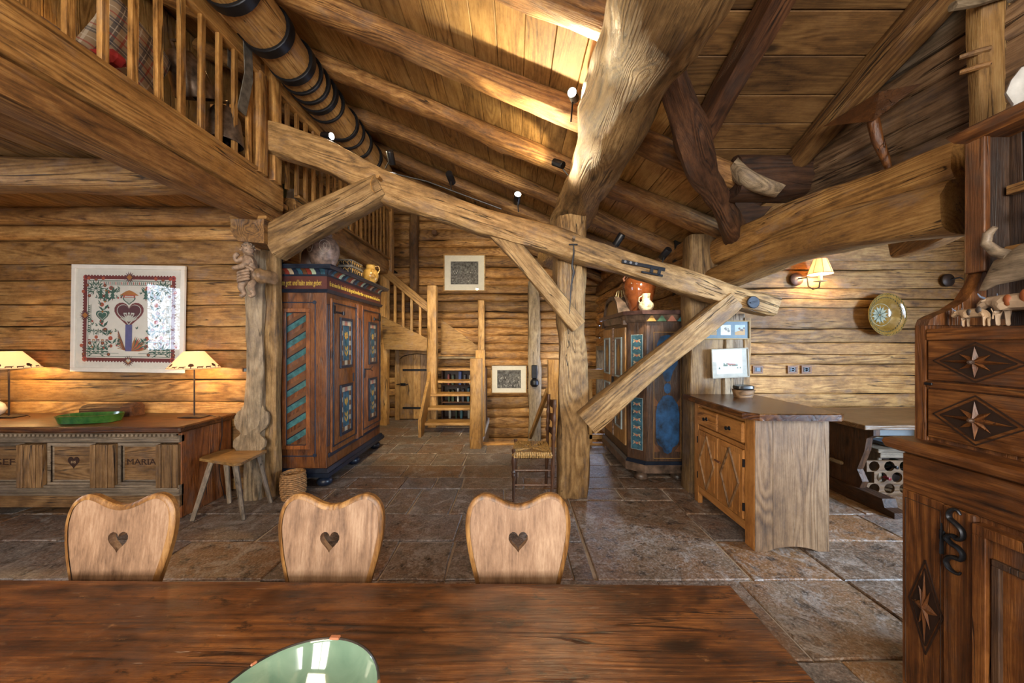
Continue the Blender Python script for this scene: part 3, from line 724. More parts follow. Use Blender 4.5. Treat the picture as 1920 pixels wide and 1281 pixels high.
# the seats stand beyond the table: turn each so that the seat is on the hall side? seats tuck under the table
# glazed bowl on the table
def bowl_mat(name, c1, c2, rough=.08):
    m, nt, b = nmat(name); v, r = coords(nt, 1); n = noise_(nt, v, 14, 4, .6, .5); n2 = noise_(nt, v, 90, 2)
    c = mixc(nt, maprange(nt, n, .3, .7), c1, c2); c = mixc(nt, mth(nt, 'GREATER_THAN', n2, .82), c, tuple(x*.3 for x in c1))
    nt.links.new(c, b.inputs['Base Color']); b.inputs['Roughness'].default_value = rough; b.inputs['Coat Weight'].default_value = .7; b.inputs['Coat Roughness'].default_value = .03
    return m
CEL = bowl_mat('celadon_glaze', (.12, .205, .145), (.20, .30, .215))
B = thing('bowl', 'large pale green glazed bowl with dark chipped rim on the table', 'bowl', (-.395, .60, .752))
prof = [(.045, 0), (.06, .0), (.062, .008), (.10, .035), (.132, .075), (.146, .108), (.149, .112), (.144, .113), (.140, .108), (.125, .075), (.095, .042), (.055, .016), (.001, .012)]
MB().lathe(prof, n=56, caps=False).obj('bowl_body', CEL, B, smooth=True).scale = (1.0, .93, 1)
MB().tube([(.1465*math.cos(a*PI/28), .1465*.93*math.sin(a*PI/28), .1125) for a in range(56)], .0028, 6, closed=True).obj('rim', plain('chipped_rim', (.03, .022, .018), .35, vary=.4, ns=30), B, smooth=True)
for a_c, s_ in ((1.52, .011), (.28, .006), (2.55, .006), (.08, .005)):
    bx('rim_chip', (.1465*math.cos(a_c), .1365*math.sin(a_c), .1145), (s_*2, s_, .005), paint('terracotta', (.42, .16, .08)), B, .002, rot=(0, 0, a_c+PI/2))

# ------------------------------------------------------------------ carved chest on the left
X0, X1, Y0, Y1 = -5.2, -2.87, 2.92, 3.46
K = thing('chest', 'long carved panelled chest with carved names under the big picture', 'chest', (-4.0, 3.2, 0))
KW = wood('chest', 'X', .5, bump=.5, scale=1.1); KV = wood('weather', 'X', .55, bump=.6); KH = wood('hutch', 'X', .38, bump=.35); KD = wood('armdk', 'Z', .5)
wp(K, 'lid', wb_((X0-.03, Y0-.05, .745), (X1+.05, Y1+.01, .80), .012), KH)
wp(K, 'body', wb_((X0, Y0+.05, .12), (X1-.03, Y1, .745), 0), KD)
wp(K, 'end_board', wb_((X1-.03, Y0+.02, 0), (X1, Y1, .745), .004), wood('arm', 'Z', .5, bump=.6))
wp(K, 'end_board', wb_((X0, Y0+.02, 0), (X0+.03, Y1, .745), .004), wood('arm', 'Z', .5, bump=.6))
wp(K, 'top_rail', wb_((X0, Y0, .655), (X1, Y0+.05, .715), .003), KV)
mb = MB()
x = X0
while x < X1-.03: mb.box((x+.014, Y0-.012, .722), (.02, .03, .022), .002); x += .038
mb.box(((X0+X1)/2, Y0-.002, .739), (X1-X0, .03, .012)); mb.box(((X0+X1)/2, Y0-.008, .708), (X1-X0, .02, .008), .002)
wp(K, 'dentil_moulding', mb, KV)
mb = MB()
for z, d in ((.265, .018), (.243, .008), (.222, .022)): mb.box(((X0+X1)/2, Y0-d/2, z), (X1-X0, d, .012), .003)
mb.box(((X0+X1)/2, Y0+.02, .245), (X1-X0, .04, .09)); wp(K, 'bottom_moulding', mb, KV)
wp(K, 'plinth_board', wb_((X0, Y0, .10), (X1, Y0+.04, .20), .004), KW)
for x in (-4.82, -3.78): wp(K, 'foot', MB().lathe([(.012, 0.0), (.03, .03), (.05, .075), (.05, .10)], (x, Y0+.1, 0), 12), KD, smooth=True)
pil = [(-5.17, -4.98), (-4.66, -4.60), (-4.246, -4.03), (-3.62, -3.42), (-3.06, -2.875)]
for a, b in pil:
    mb = MB(); w_ = b-a; n = 4 if w_ > .1 else 1
    for i in range(n): mb.box((a+w_*(i+.5)/n, Y0+.012+(.004 if i % 2 else 0), .455), (w_/n-.003, .06, .37), .006)
    wp(K, 'pilaster', mb, wood('chest', 'Z', .5, bump=.6))
for cx, w_ in ((-4.82, .28), (-4.43, .33), (-3.82, .33), (-3.235, .285)):
    M = FM((cx, Y0, .466), (1, 0, 0)); mb = MB()
    frm(mb, 0, 0, w_+.08, .36, .022, .012, -.03, M); frm(mb, 0, 0, w_+.04, .32, .018, .008, -.045, M)
    wp(K, 'panel_moulding', mb, KV)
    p = wp(K, 'panel', MB().box((0, 0, -.048), (w_+.03, .30, .02), .004, M=M), KW)
    Mt = FM(Vector((cx, Y0+.0375, .475))-K.location, (1, 0, 0)); ink = paint('carved_letters', (.035, .014, .008))
    if abs(cx+3.235) < .01: text('MARIA', .075, ink, K, Mt, 'carved_letters', .0015, width=.25)
    if abs(cx+4.43) < .01: text('JOSEF', .075, ink, K, FM(Vector((-4.475, Y0+.0375, .475))-K.location, (1, 0, 0)), 'carved_letters', .0015, width=.30)
    if abs(cx+3.82) < .01:
        mb = MB().prism([(x, z) for x, z in heart(.1, .105, 24)], -.0015, .002, 'z', M=FM((cx, Y0+.0375, .47), (1, 0, 0))); wp(K, 'carved_heart', mb, ink)
        text('IHS', .03, paint('light_letters', (.4, .28, .16)), K, FM(Vector((cx, Y0+.0345, .475))-K.location, (1, 0, 0)), 'carved_letters', .001)
# dish, old box, jug and lamps on the chest
GL = bowl_mat('green_glaze', (.015, .085, .018), (.06, .17, .03), .1)
D = thing('oblong_dish', 'shiny green glazed oblong dish on the chest lid', 'dish', (-3.80, 3.06, .80), .16)
def sup(a, b, n=40, e=.5):
    return [(math.copysign(abs(math.cos(2*PI*i/n))**e, math.cos(2*PI*i/n))*a, math.copysign(abs(math.sin(2*PI*i/n))**e, math.sin(2*PI*i/n))*b) for i in range(n)]
def lp(a, b, z, e=.55): return [(x, y, z) for x, y in sup(a, b, e=e)]
MB().ring([lp(.19, .075, 0), lp(.205, .09, .004), lp(.222, .105, .066), lp(.226, .109, .071), lp(.218, .101, .071), lp(.198, .083, .012), lp(.1, .03, .01)]).obj('dish_body', GL, D, smooth=True)
D = thing('wooden_box', 'rough old wooden box with curved lid, behind the green dish', 'box', (-3.92, 3.33, .80), .1)
arc = [(-.065, 0), (-.065, .085), (-.04, .108), (0, .118), (.04, .108), (.065, .085), (.065, 0)]
MB().ring([[(x, a*f, z*f) for a, z in arc] for x, f in ((-.23, .96), (-.22, 1), (.12, 1.02), (.13, 1.0))]).obj('box_body', wood('beam', 'X', bump=.9), D)
MB().ring([[(x, a*f, z*f) for a, z in arc] for x, f in ((.131, 1.06), (.215, 1.1), (.225, 1.0))]).obj('lid_end', wood('hutch', 'X', bump=.9), D)
J = thing('white_jug', 'white round jug on the chest, cut by the left photo edge', 'jug', (-5.08, 3.32, .80))
MB().lathe([(.045, 0), (.07, .02), (.085, .06), (.07, .11), (.04, .14), (.045, .16)], n=24).obj('jug_body', plain('cream_ceramic', (.7, .68, .62), .2, coat=.5), J, smooth=True)
MB().tube([(-.04, 0, .14), (-.09, 0, .13), (-.1, 0, .08), (-.07, 0, .04)], .008).obj('handle', plain('cream_ceramic', (.7, .68, .62)), J, smooth=True)
LAMPM = plain('brown_iron', (.05, .032, .024), .45, .5)
def table_lamp(label, X, Y):
    t = thing('table_lamp', label, 'lamp', (X, Y, .80), group='pair of table lamps on the chest')
    base = []
    MB().ring([[(a*s, b*s, z+.012*(1-abs(a)*6)) for a, b in ((-.11, -.055), (0, -.065), (.11, -.055), (.11, .055), (0, .065), (-.11, .055))] for s, z in ((1, .0), (1, .006))]).obj('base', LAMPM, t)
    MB().tube([(0, 0, .015), (0, 0, .60)], .0065, 8).obj('pole', LAMPM, t, smooth=True)
    MB().lathe([(.195, .468), (.075, .628), (.073, .628), (.193, .468)], n=40, caps=False).obj('lamp_shade', SHADE, t, smooth=True)
    tree = MB(); slope = (.195-.075)/.16
    dk = paint('silhouette', (.10, .045, .02))
    def on(a, h, off=.0012):
        r = .195-slope*(h)+off; return Vector((r*math.cos(a), r*math.sin(a), .468+h))
    for k in range(18):
        a0 = 2*PI*k/18+.1; kind = k % 3
        if kind == 0:
            poly = [(-.003, .008), (.003, .008), (.004, .022), (.018, .024), (.020, .036), (.010, .048), (-.008, .05), (-.02, .038), (-.018, .024), (-.004, .022)]
        else:
            poly = [(-.02, .020), (-.02, .008), (-.016, .008), (-.015, .014), (.01, .014), (.011, .008), (.015, .008), (.016, .018), (.026, .022), (.024, .027), (.014, .024), (-.018, .024)]
        vs = [on(a0+u/.17, h, .0015) for u, h in poly]; tree.add(vs, [tuple(range(len(vs)))])
    tree.obj('painted_silhouettes', dk, t)
    MB().tube([on(2*PI*i/40, .006) for i in range(40)], .0018, 5, closed=True).obj('painted_line', dk, t)
    MB().lathe([(.001, .50), (.022, .51), (.03, .54), (.022, .57), (.001, .58)], n=14, caps=False).obj('bulb', emis('warm_bulb', (1, .6, .25), 8), t, smooth=True)
    MB().tube([(-.1, .05, .01), (.13, .04, .01), (.2, .0, .005)], .003, 5).obj('cord', BLACK, t)
    l = point('lamp_light', (X, Y, .80+.52), 42, WARM2, .03)
    return t
RLAMP = table_lamp('lit table lamp with cream conical shade, right one near the post', -3.06, 3.26)
table_lamp('lit table lamp with cream conical shade, left one at photo edge', -4.83, 3.26)
LC = (MB().tube([(-2.86, 3.30, .803), (-2.812, 3.28, .795), (-2.812, 3.28, .62), (-2.83, 3.26, .4), (-2.82, 3.27, .2), (-2.80, 3.3, .005), (-2.7, 3.38, .005)], .0035, 6).obj('hanging_cord', BLACK)); LC.parent = RLAMP; LC.matrix_parent_inverse = Matrix.Translation((3.06, -3.26, -.80))

# framed picture above the chest
def framed(name, label, cat, c, w_, h_, fw, fmat, tilt=0, u=(1, 0, 0), mat=PAPER, depth=.025, lean=0, glass=True):
    t = thing(name, label, cat, c); t.rotation_euler = (0, 0, 0)
    M = FM((0, 0, 0), u) @ Matrix.Rotation(tilt, 4, 'Z') @ Matrix.Rotation(lean, 4, 'X')
    frm(MB(), 0, 0, w_, h_, fw, depth, M=M, ch=.003).obj('frame', fmat, t)
    MB().box((0, 0, .004), (w_-fw, h_-fw, .006), 0, M=M).obj('mount', mat, t)
    a, b, z = w_/2-fw, h_/2-fw, depth*.62
    if glass: MB().add([(-a, -b, z), (a, -b, z), (a, b, z), (-a, b, z)], [(0, 1, 2, 3)], 0, M).obj('glass', GLASS, t)
    return t, M
Q, M = framed('framed_picture', 'large white-framed red and green folk art picture above the chest', 'picture', P(243.5, 598, 3.47), 1.145, 1.085, .042, WHITE, math.radians(-.9))
AR = [paint('art_red', (.16, .022, .018), bump=0), paint('art_green', (.035, .11, .075), bump=0), paint('art_orange', (.42, .16, .025), bump=0), paint('art_scarlet', (.42, .05, .03), bump=0), paint('art_pale', (.55, .56, .48), bump=0), paint('art_maroon', (.09, .015, .018), bump=0), paint('art_violet', (.10, .10, .26), bump=0)]
A = MB(); zt = [.0072]
def ap(poly, m):
    zt[0] += .000004; A.add([(x, y, zt[0]) for x, y in poly], [tuple(range(len(poly)))], m, M)
def circ(cx, cy, r, m, n=12): ap([(cx+r*math.cos(2*PI*i/n), cy+r*math.sin(2*PI*i/n)) for i in range(n)], m)
def rect(x0, y0, x1, y1, m): ap([(x0, y0), (x1, y0), (x1, y1), (x0, y1)], m)
def leaf(x, y, a, l, w_, m):
    c, s = math.cos(a), math.sin(a); ap([(x, y), (x+l*.5*c-w_*s, y+l*.5*s+w_*c), (x+l*c, y+l*s), (x+l*.5*c+w_*s, y+l*.5*s-w_*c)], m)
def line(x0, y0, x1, y1, w_, m):
    d = Vector((x1-x0, y1-y0)); d.normalize(); n_ = Vector((-d.y, d.x))*w_/2
    ap([(x0+n_.x, y0+n_.y), (x1+n_.x, y1+n_.y), (x1-n_.x, y1-n_.y), (x0-n_.x, y0-n_.y)], m)
def hrt(cx, cy, w_, h_, m): ap(heart(w_, h_, 30, cx, cy), m)
b0 = .445; b1 = .415
for s in (-1, 1):
    rect(-b0, s*b1-.016, b0, s*b1+.016, 0); rect(s*b0-.016, -b1, s*b0+.016, b1, 0)
    rect(-b0+.03, s*(b1-.03)-.003, b0-.03, s*(b1-.03)+.003, 1); rect(s*(b0-.03)-.003, -b1+.03, s*(b0-.03)+.003, b1-.03, 1)
    for i in range(30): circ(-b0+2*b0*i/29, s*(b1+.016), .011, 0, 8); circ(s*(b0+.016), -b1+2*b1*i/29, .011, 0, 8)
    for t in (-1, 1): circ(s*b0, t*b1, .026, 3); circ(s*b0, t*b1, .012, 0)
def flower(x, y, sc, a0=PI/2, spread=1.6, n=7):
    for i in range(n):
        a = a0+spread*(i/(n-1)-.5)*2; l = sc*(.75+.25*(i % 2))
        line(x, y, x+l*math.cos(a), y+l*math.sin(a), .005, 1); leaf(x+l*.3*math.cos(a), y+l*.3*math.sin(a), a+.5, l*.5, .007, 1); leaf(x+l*.3*math.cos(a), y+l*.3*math.sin(a), a-.5, l*.5, .007, 1)
        circ(x+l*math.cos(a), y+l*math.sin(a), .018, 3 if i % 2 else 0, 9); circ(x+l*math.cos(a), y+l*math.sin(a), .008, 2, 6)
for s in (-1, 1):
    flower(s*.33, -.36, .17); flower(s*.34, .30, .13, PI/2 if s > 0 else PI/2, 2.4, 9)
    for i in range(7): # stems with fruit beside the heart
        y = -.26+i*.085; x = s*(.10+.17*math.sin((i+1)/8*PI)); leaf(x, y, PI/2+s*.6, .08, .012, 1); leaf(x, y, PI/2-s*.9, .07, .010, 1); circ(x+s*.02, y+.06, .022, 0 if i % 2 else 3, 10); circ(x+s*.02, y+.06, .009, 2, 7)
    for i in range(3): # firs
        x = s*(.17+.06*i); 
        for k in range(3): ap([(x-.03+.006*k, .20+.03*k), (x+.03-.006*k, .20+.03*k), (x, .25+.03*k)], 1)
        rect(x-.004, .185, x+.004, .20, 0)
    for i in range(5): # palms, beasts
        x = s*(.22+.045*i); line(x, -.17, x, -.14, .004, 1); leaf(x, -.14, PI/2, .04, .006, 1); leaf(x, -.14, 2.4, .04, .005, 1); leaf(x, -.14, .7, .04, .005, 1)
        rect(x-.014, -.225, x+.014, -.213, 2 if i % 2 else 0); rect(x-.012, -.235, x-.008, -.225, 0); rect(x+.008, -.235, x+.012, -.225, 0)
        rect(x-.014, -.345, x+.014, -.333, 1); circ(x, -.31, .013, 1, 7)
    rect(s*.12 if s > 0 else -.40, -.24, .40 if s > 0 else -.12, -.236, 1); rect(s*.1 if s > 0 else -.40, -.355, .40 if s > 0 else -.1, -.351, 1)
for i in range(26): rect(-.26+i*.02, .345, -.252+i*.02, .372, 1 if i % 3 else 3)
rect(-.28, .338, .28, .342, 1); rect(-.30, .375, .30, .378, 1)
hrt(.0, .03, .30, .27, 0); hrt(.0, .035, .25, .22, 4); hrt(.0, .04, .235, .2, 5)
for i in range(9): leaf(0, -.03, PI/2+(i-4)*.3, .1, .009, 4)
rect(-.055, .045, -.02, .06, 4); rect(.02, .045, .055, .06, 4); circ(0, .055, .01, 4)
rect(-.034, -.33, .034, -.06, 6)
for i in range(10): line(-.03, -.32, -.11+.0, -.30+.02*i, .006, 5 if i % 2 else 2); leaf(.03, -.33, .15+.13*i, .16, .012, (2, 3, 1)[i % 3])
hrt(0, .185, .13, .10, 1); hrt(0, .188, .105, .08, 4)
ap([(-.10, .235), (.10, .235), (.04, .275), (0, .29), (-.04, .275)], 2); rect(-.06, .215, .06, .24, 3); rect(-.045, .22, .045, .232, 4)
hrt(-.27, .02, .13, .12, 1); hrt(-.27, .022, .10, .09, 4); hrt(-.27, .022, .085, .075, 1)
for x, y in ((0, .42), (-.445, .03), (0, -.43)):
    for i in range(14): leaf(x, y, 2*PI*i/14, .06, .006, 5)
    ap([(x-.03, y), (x, y-.03), (x+.03, y), (x, y+.03)], 2)
hrt(0, -.43, .04, .04, 4)
rr = random.Random(5)
for i in range(120):
    t = rr.random(); x = rr.uniform(-.37, .37); y = rr.uniform(-.33, .31)
    if abs(x) < .19 and -.1 < y < .2 or abs(x) < .08: continue
    a = rr.uniform(.6, 2.5); leaf(x, y, a, rr.uniform(.03, .05), .006, 1); leaf(x, y, a+.8, .03, .005, 1)
    if i % 3 == 0: circ(x, y, .010, (0, 3, 2)[i % 9//3], 7)
for s in (-1, 1):
    for y in (-.10, 0, .1): rect(s*.385-.002, y-.05, s*.385+.002, y+.04, 1); [rect(s*.40-.008, y-.04+k*.02, s*.40+.008, y-.03+k*.02, 1) for k in range(4)]
A.obj('printed_artwork', AR, Q)
# spruce twigs outside the far left window (mirrored in the picture glass)
mb = MB(); rr = random.Random(11)
for i in range(900):
    c = Vector((-6.5+rr.uniform(-.25, .25), rr.uniform(.1, 1.8), rr.uniform(1.2, 2.8))); a = rr.uniform(0, 6.3); l = rr.uniform(.02, .06); d = Vector((0, cos_(a), sin_(a)))*l; e = Vector((rr.uniform(-.01, .01), -sin_(a), cos_(a)))*.008
    mb.add([c-d, c-d*.2+e, c+d, c-d*.2-e], [(0, 1, 2, 3)])
tr_ = thing('spruce_tree', 'spruce tree outside the far left window', 'tree', (-6.5, .95, 0))
o = mb.obj('foliage', plain('spruce_green', (.10, .14, .11), .7), tr_); o.matrix_parent_inverse = Matrix.Translation((6.5, -.95, 0)); o['kind'] = 'stuff'
MB().tube([(0, 0, 0), (0, 0, 3.2)], [.09, .05], 10).obj('trunk', wood('dark', 'Z'), tr_)

# small alpine chair by the post
C = thing('alpine_chair', 'small alpine chair with weathered carved back, between chest and post', 'chair', (-2.57, 3.08, 0))
SG = wood('grey', 'Z', .55, bump=.4, var=.1); SH = wood('honey', 'X', .45, bump=.3)
mb = MB().prism([(-.24, -.02), (-.22, -.06), (.20, -.20), (.24, -.17), (.21, .17), (.19, .19), (-.19, .21), (-.23, .18)], .465, .487, 'z'); mb.obj('seat', SH, C)
half = [(.11, 0), (.125, .03), (.15, .05), (.155, .10), (.135, .13), (.105, .15), (.09, .175), (.105, .195), (.14, .22), (.165, .27), (.165, .33), (.145, .375), (.115, .395), (.105, .42), (.085, .445), (.05, .465), (0, .47)]
out = half+[(-x, z) for x, z in half[::-1][1:]]
M = Matrix.Translation((.04, .17, .47)) @ Matrix.Rotation(math.radians(-8), 4, 'X')
MB().prism(out, -.011, .011, 'y', M=M, hole=heart(.06, .065, 22, 0, .30)).obj('backrest', SG, C)
LG = wood('weather', 'Z', .5)
for a, b in (((-.14, -.02, .465), (-.16, -.19, 0)), ((.13, -.10, .465), (.26, -.17, 0)), ((-.14, .12, .465), (-.12, .14, 0)), ((.16, .12, .465), (.27, .14, 0))):
    MB().tube([a, b], [.024, .017], 6).obj('leg', LG, C)
# corbel and basket
Kb = thing('corbel', 'carved wooden corbel under the loft beam above the cherub', 'corbel', (-2.4, 3.2, 2.4))
pr = [(-.12, .22), (-.12, .12), (-.09, .06), (-.05, .02), (.18, .0), (.18, .22)]
MB().prism([(x-.02, z+.0) for x, z in pr], -.15, .12, 'y').obj('corbel_body', wood('loft', 'Y', bump=.5), Kb)
MB().box((.02, -.01, .232), (.33, .3, .03), .006).obj('abacus', wood('loft', 'X', bump=.5), Kb)
bk = thing('wicker_basket', 'small round wicker basket on the floor beside the painted wardrobe', 'basket', (-2.16, 3.33, 0))
WK = plain('wicker', (.36, .18, .06), .6, vary=.4, ns=40, bump=.4)
mb = MB(); n = 30
for j in range(13):
    z = .009+.0185*j; r = .092+.01*math.sin(j/12*PI)+.004*j/12
    mb.tube([((r+.0035*(1 if (i+j) % 2 else -1))*math.cos(2*PI*i/n), (r+.0035*(1 if (i+j) % 2 else -1))*math.sin(2*PI*i/n), z) for i in range(n)], .0095, 5, closed=True)
o = mb.obj('weave', WK, bk, smooth=True); o['kind'] = 'stuff'
mb = MB()
for i in range(15): a = 2*PI*i/15; mb.tube([(.094*math.cos(a), .094*math.sin(a), 0), (.104*math.cos(a), .104*math.sin(a), .12), (.097*math.cos(a), .097*math.sin(a), .24)], .004, 4)
mb.obj('stakes', WK, bk); MB().tube([(.098*math.cos(2*PI*i/n), .098*math.sin(2*PI*i/n), .243) for i in range(n)], .009, 6, closed=True).obj('rim', WK, bk, smooth=True)
MB().lathe([(.09, 0), (.09, .01)], n=20).obj('base', WK, bk)
# ------------------------------------------------------------------ first painted wardrobe (left)
A1 = thing('painted_wardrobe', 'tall brown painted wardrobe with lettered frieze and flower panels, left of the stairs', 'wardrobe', (-2.24, 4.27, 0))
AX = wood('arm', 'Z', .42, bump=.3, scale=1.2); AH = wood('arm', 'Y', .42, bump=.3); NAVY = plain('navy_paint', (.010, .016, .030), .35, vary=.3, bump=.1)
fx = -1.97
wp(A1, 'carcass', wb_((-2.5, 3.57, .17), (fx, 4.98, 2.04), .004), AX)
MF = lambda y, z, x=fx: FM((x, y, z), (0, 1, 0))
def wpM(root, name, fn, M, mat, parent=None, **k):
    mb = MB(); fn(mb, M); return wp(root, name, mb, mat, parent, **k)
PM = [NAVY, BLUE, BRN, CREAM, YEL, OCHRE, GREEN, ROSE]
def flower_panel(root, parent, M, w_, h_, seed):
    f = wpM(root, 'panel_frame', lambda m, M: frm(m, 0, 0, w_, h_, w_*.11, .018, 0, M), M, NAVY, parent)
    mb = MB(); r = random.Random(seed); W, H = w_*.78, h_*.89; z = .004
    mb.box((0, 0, z/2), (W, H, z), 0, 1, M=M)
    nb = 9; bw = W*.19
    for i in range(nb):
        y = -H/2+H*(i+.5)/nb
        for s in (-1, 1): mb.box((s*(W/2-bw/2), y, z+.0006), (bw, H/nb*.96, .001), 0, 2 if i % 2 else 3, M=M)
    for s in (-1, 1):
        for k in range(3): mb.box(((k-1)*W*.3, s*(H/2-H*.055), z+.0012), (W*.27, H*.1, .001), 0, (3, 7, 3)[k] if s > 0 else (2, 3, 2)[k], M=M)
    frm(mb, 0, 0, W-2*bw+.004, H*.78, .003, .002, z, M, 0)
    def pl(pts, m, zz): mb.add([(x*W, y*H, zz) for x, y in pts], [tuple(range(len(pts)))], m, M)
    def pet(cx, cy, a, l, w2, m, zz): 
        c, s = math.cos(a), math.sin(a); k = W/H
        pl([(cx, cy), (cx+(.5*l*c-w2*s), cy+(.5*l*s+w2*c)*k), (cx+l*c, cy+l*s*k), (cx+(.5*l*c+w2*s), cy+(.5*l*s-w2*c)*k)], m, zz)
    zz = z+.0025
    pl([(-.015, -.35), (.015, -.35), (.015, .1), (-.015, .1)], 6, zz)
    if seed % 2:
        for i in range(8): pet(0, .17, 2*PI*i/8+.2, .24, .07, 4 if i % 2 else 5, zz+.0004*(i % 2)+.0003)
        pl([(.05*math.cos(i)*1, .17+.05*math.sin(i)*W/H) for i in range(6)], 7, zz+.001)
    else:
        for a in (PI/2, PI/2+.35, PI/2-.35): pet(0, .06, a, .48, .09, 5 if a == PI/2 else 4, zz+(.0008 if a == PI/2 else .0003))
    for s in (-1, 1):
        for y, l in ((-.30, .40), (-.18, .34)): pet(0, y, PI/2-s*.55, l, .07, 4 if s > 0 else 5, zz+.0003)
    wp(root, 'painted_field', mb, PM, f); return f
for di, (y0, y1, py, pw) in enumerate(((3.64, 4.20, 3.935, .285), (4.36, 4.94, 4.67, .255))):
    cy = (y0+y1)/2
    dr = wp(A1, 'door', wb_((fx, y0, .34), (fx+.022, y1, 1.99), .004), AX)
    wpM(A1, 'door_moulding', lambda m, M: frm(m, 0, 0, y1-y0-.03, 1.55, .012, .012, .022, M), MF(cy, 1.17), NAVY, dr)
    for k, zc in enumerate((1.51, .755)): flower_panel(A1, dr, MF(py, zc, fx+.022), pw, .57, di*2+k+1)
    hy = y0+.03 if di == 0 else y1-.03; s = 1 if di == 0 else -1
    wp(A1, 'strap_hinge', MB().box((fx+.026, hy+s*.09, 1.845), (.006, .22, .022), .002).box((fx+.03, hy+s*.0, 1.87), (.01, .05, .09), .002).lathe([(.014, -.02), (.014, .02)], (fx+.03, hy+s*.2, 1.845), 8), IRON, dr)
wp(A1, 'centre_stile', MB().box((fx+.012, 4.28, 1.16), (.024, .155, 1.66), .004).box((fx+.03, 4.215, 1.16), (.02, .022, 1.66), .006).box((fx+.03, 4.345, 1.16), (.02, .022, 1.66), .006), AX)
wpM(A1, 'stile_lines', lambda m, M: frm(m, 0, 0, .05, 1.32, .008, .004, 0, M), MF(4.28, 1.16, fx+.024), NAVY)
wpM(A1, 'stile_lines', lambda m, M: frm(m, 0, 0, .045, 1.5, .008, .004, 0, M), MF(3.605, 1.17, fx), NAVY)
wp(A1, 'latch', MB().tube([(fx+.03, 4.44, 1.17), (fx+.06, 4.46, 1.17), (fx+.06, 4.52, 1.165)], .008, 6).box((fx+.026, 4.43, 1.12), (.008, .03, .12), .002).tube([(fx+.06, 4.52, 1.165), (fx+.075, 4.55, 1.2)], .005, 5).tube([(fx+.06, 4.52, 1.165), (fx+.075, 4.55, 1.14)], .005, 5), IRON)
wp(A1, 'keyhole_plate', MB().box((fx+.026, 4.12, 1.1), (.006, .03, .1), .002), IRON)
wp(A1, 'drawer_rail', wb_((fx, 3.6, .30), (fx+.012, 4.95, .345), .003), NAVY)
# side facing the room
MS = FM((-2.27, 3.57, 1.135), (1, 0, 0))
wpM(A1, 'side_line', lambda m, M: frm(m, -.01, -.005, .40, 1.62, .012, .004, 0, M), MS, DKBLUE)
for z in (.335, 1.935): wp(A1, 'painted_dot', MB().lathe([(.02, 0), (.02, .004)], n=12, M=FM((-2.09, 3.566, z), (1, 0, 0))), DKBLUE)
wpM(A1, 'side_frame', lambda m, M: frm(m, -.01, 0, .29, 1.47, .04, .016, 0, M), MS, AX)
wpM(A1, 'side_panel_line', lambda m, M: frm(m, -.01, 0, .225, 1.40, .012, .010, 0, M), MS, NAVY)
from mathutils import geometry
x0, x1, z0, z1 = -.11, .09, -.685, .685
def clipband(c, t):
    poly = [Vector((x0, x0*.62+c)), Vector((x1, x1*.62+c)), Vector((x1, x1*.62+c+t)), Vector((x0, x0*.62+c+t))]
    def cl(pts, f):
        o = []
        for i, a in enumerate(pts):
            b = pts[(i+1) % len(pts)]; fa, fb = f(a), f(b)
            if fa >= 0: o.append(a)
            if fa*fb < 0: o.append(a.lerp(b, fa/(fa-fb)))
        return o
    poly = cl(poly, lambda p: p.y-z0)
    if poly: poly = cl(poly, lambda p: z1-p.y)
    return poly
c = z0-.12
k = 0
while c < z1+.1:
    for t, m in ((.062, TEAL), (.012, NAVY), (.045, BRN), (.05, OCHRE if k % 2 else ROSE)):
        pl = clipband(c, t)
        if len(pl) > 2 and m is not OCHRE and m is not ROSE: wp(A1, 'painted_stripe', MB().add([(p.x, p.y, .002+(.001 if m is TEAL else 0)) for p in pl], [tuple(range(len(pl)))], 0, MS), m)
        c += t
    k += 1
# cornice
def ringbox(z0, z1, o0, o1):
    pts = lambda o: [(-2.5, 3.57-o), (fx+o, 3.57-o), (fx+o, 4.98+o), (-2.5, 4.98+o)]
    return MB().ring([[(x, y, z0) for x, y in pts(o0)], [(x, y, z1) for x, y in pts(o1)]])
wp(A1, 'frieze_ledge', ringbox(2.035, 2.07, .02, .035), NAVY)
wp(A1, 'frieze', ringbox(2.07, 2.205, .012, .012), MAROON)
wp(A1, 'cornice_shelf', ringbox(2.275, 2.30, .085, .095), NAVY); wp(A1, 'cornice_shelf', ringbox(2.30, 2.315, .10, .10), NAVY)
wp(A1, 'cove', ringbox(2.205, 2.275, .012, .02), NAVY)
colrs = [BLUE, BRN, RED, CREAM, DKBLUE, BLUE, BRN, RED, paint('pale_green', (.38, .46, .33)), DKBLUE]
def cove(u0, u1, side, m):
    prof = [(.012, 2.207), (.014, 2.225), (.024, 2.245), (.042, 2.262), (.065, 2.274)]
    if side == 's': rs = [[(u, 3.57-o, z) for o, z in prof]+[(u, 3.58, 2.274), (u, 3.58, 2.207)] for u in (u0, u1)]
    else: rs = [[(fx+o, u, z) for o, z in prof]+[(fx-.01, u, 2.274), (fx-.01, u, 2.207)] for u in (u0, u1)]
    wp(A1, 'cove_block', MB().ring(rs), m)
n = 11
for i in range(n): cove(-2.48+i*.51/n, -2.48+(i+1)*.51/n-.004, 's', colrs[i % 10])
n = 26
for i in range(n): cove(3.58+i*1.40/n, 3.58+(i+1)*1.40/n-.005, 'f', colrs[(i+4) % 10])
GOLD = paint('gold_letters', (.62, .42, .07), bump=0)
text('richte gott und halte seine gebot', .085, GOLD, A1, FM(Vector((-2.245, 3.555, 2.135))-A1.location, (1, 0, 0)), 'lettering', .001, .12, width=.46)
text('Es ist einer hie haus der ist ein gesind vor dieser thor  er sey nun arm und edel und from', .07, GOLD, A1, FM(Vector((fx+.0145, 4.28, 2.135))-A1.location, (0, 1, 0)), 'lettering', .001, .12, width=1.34)
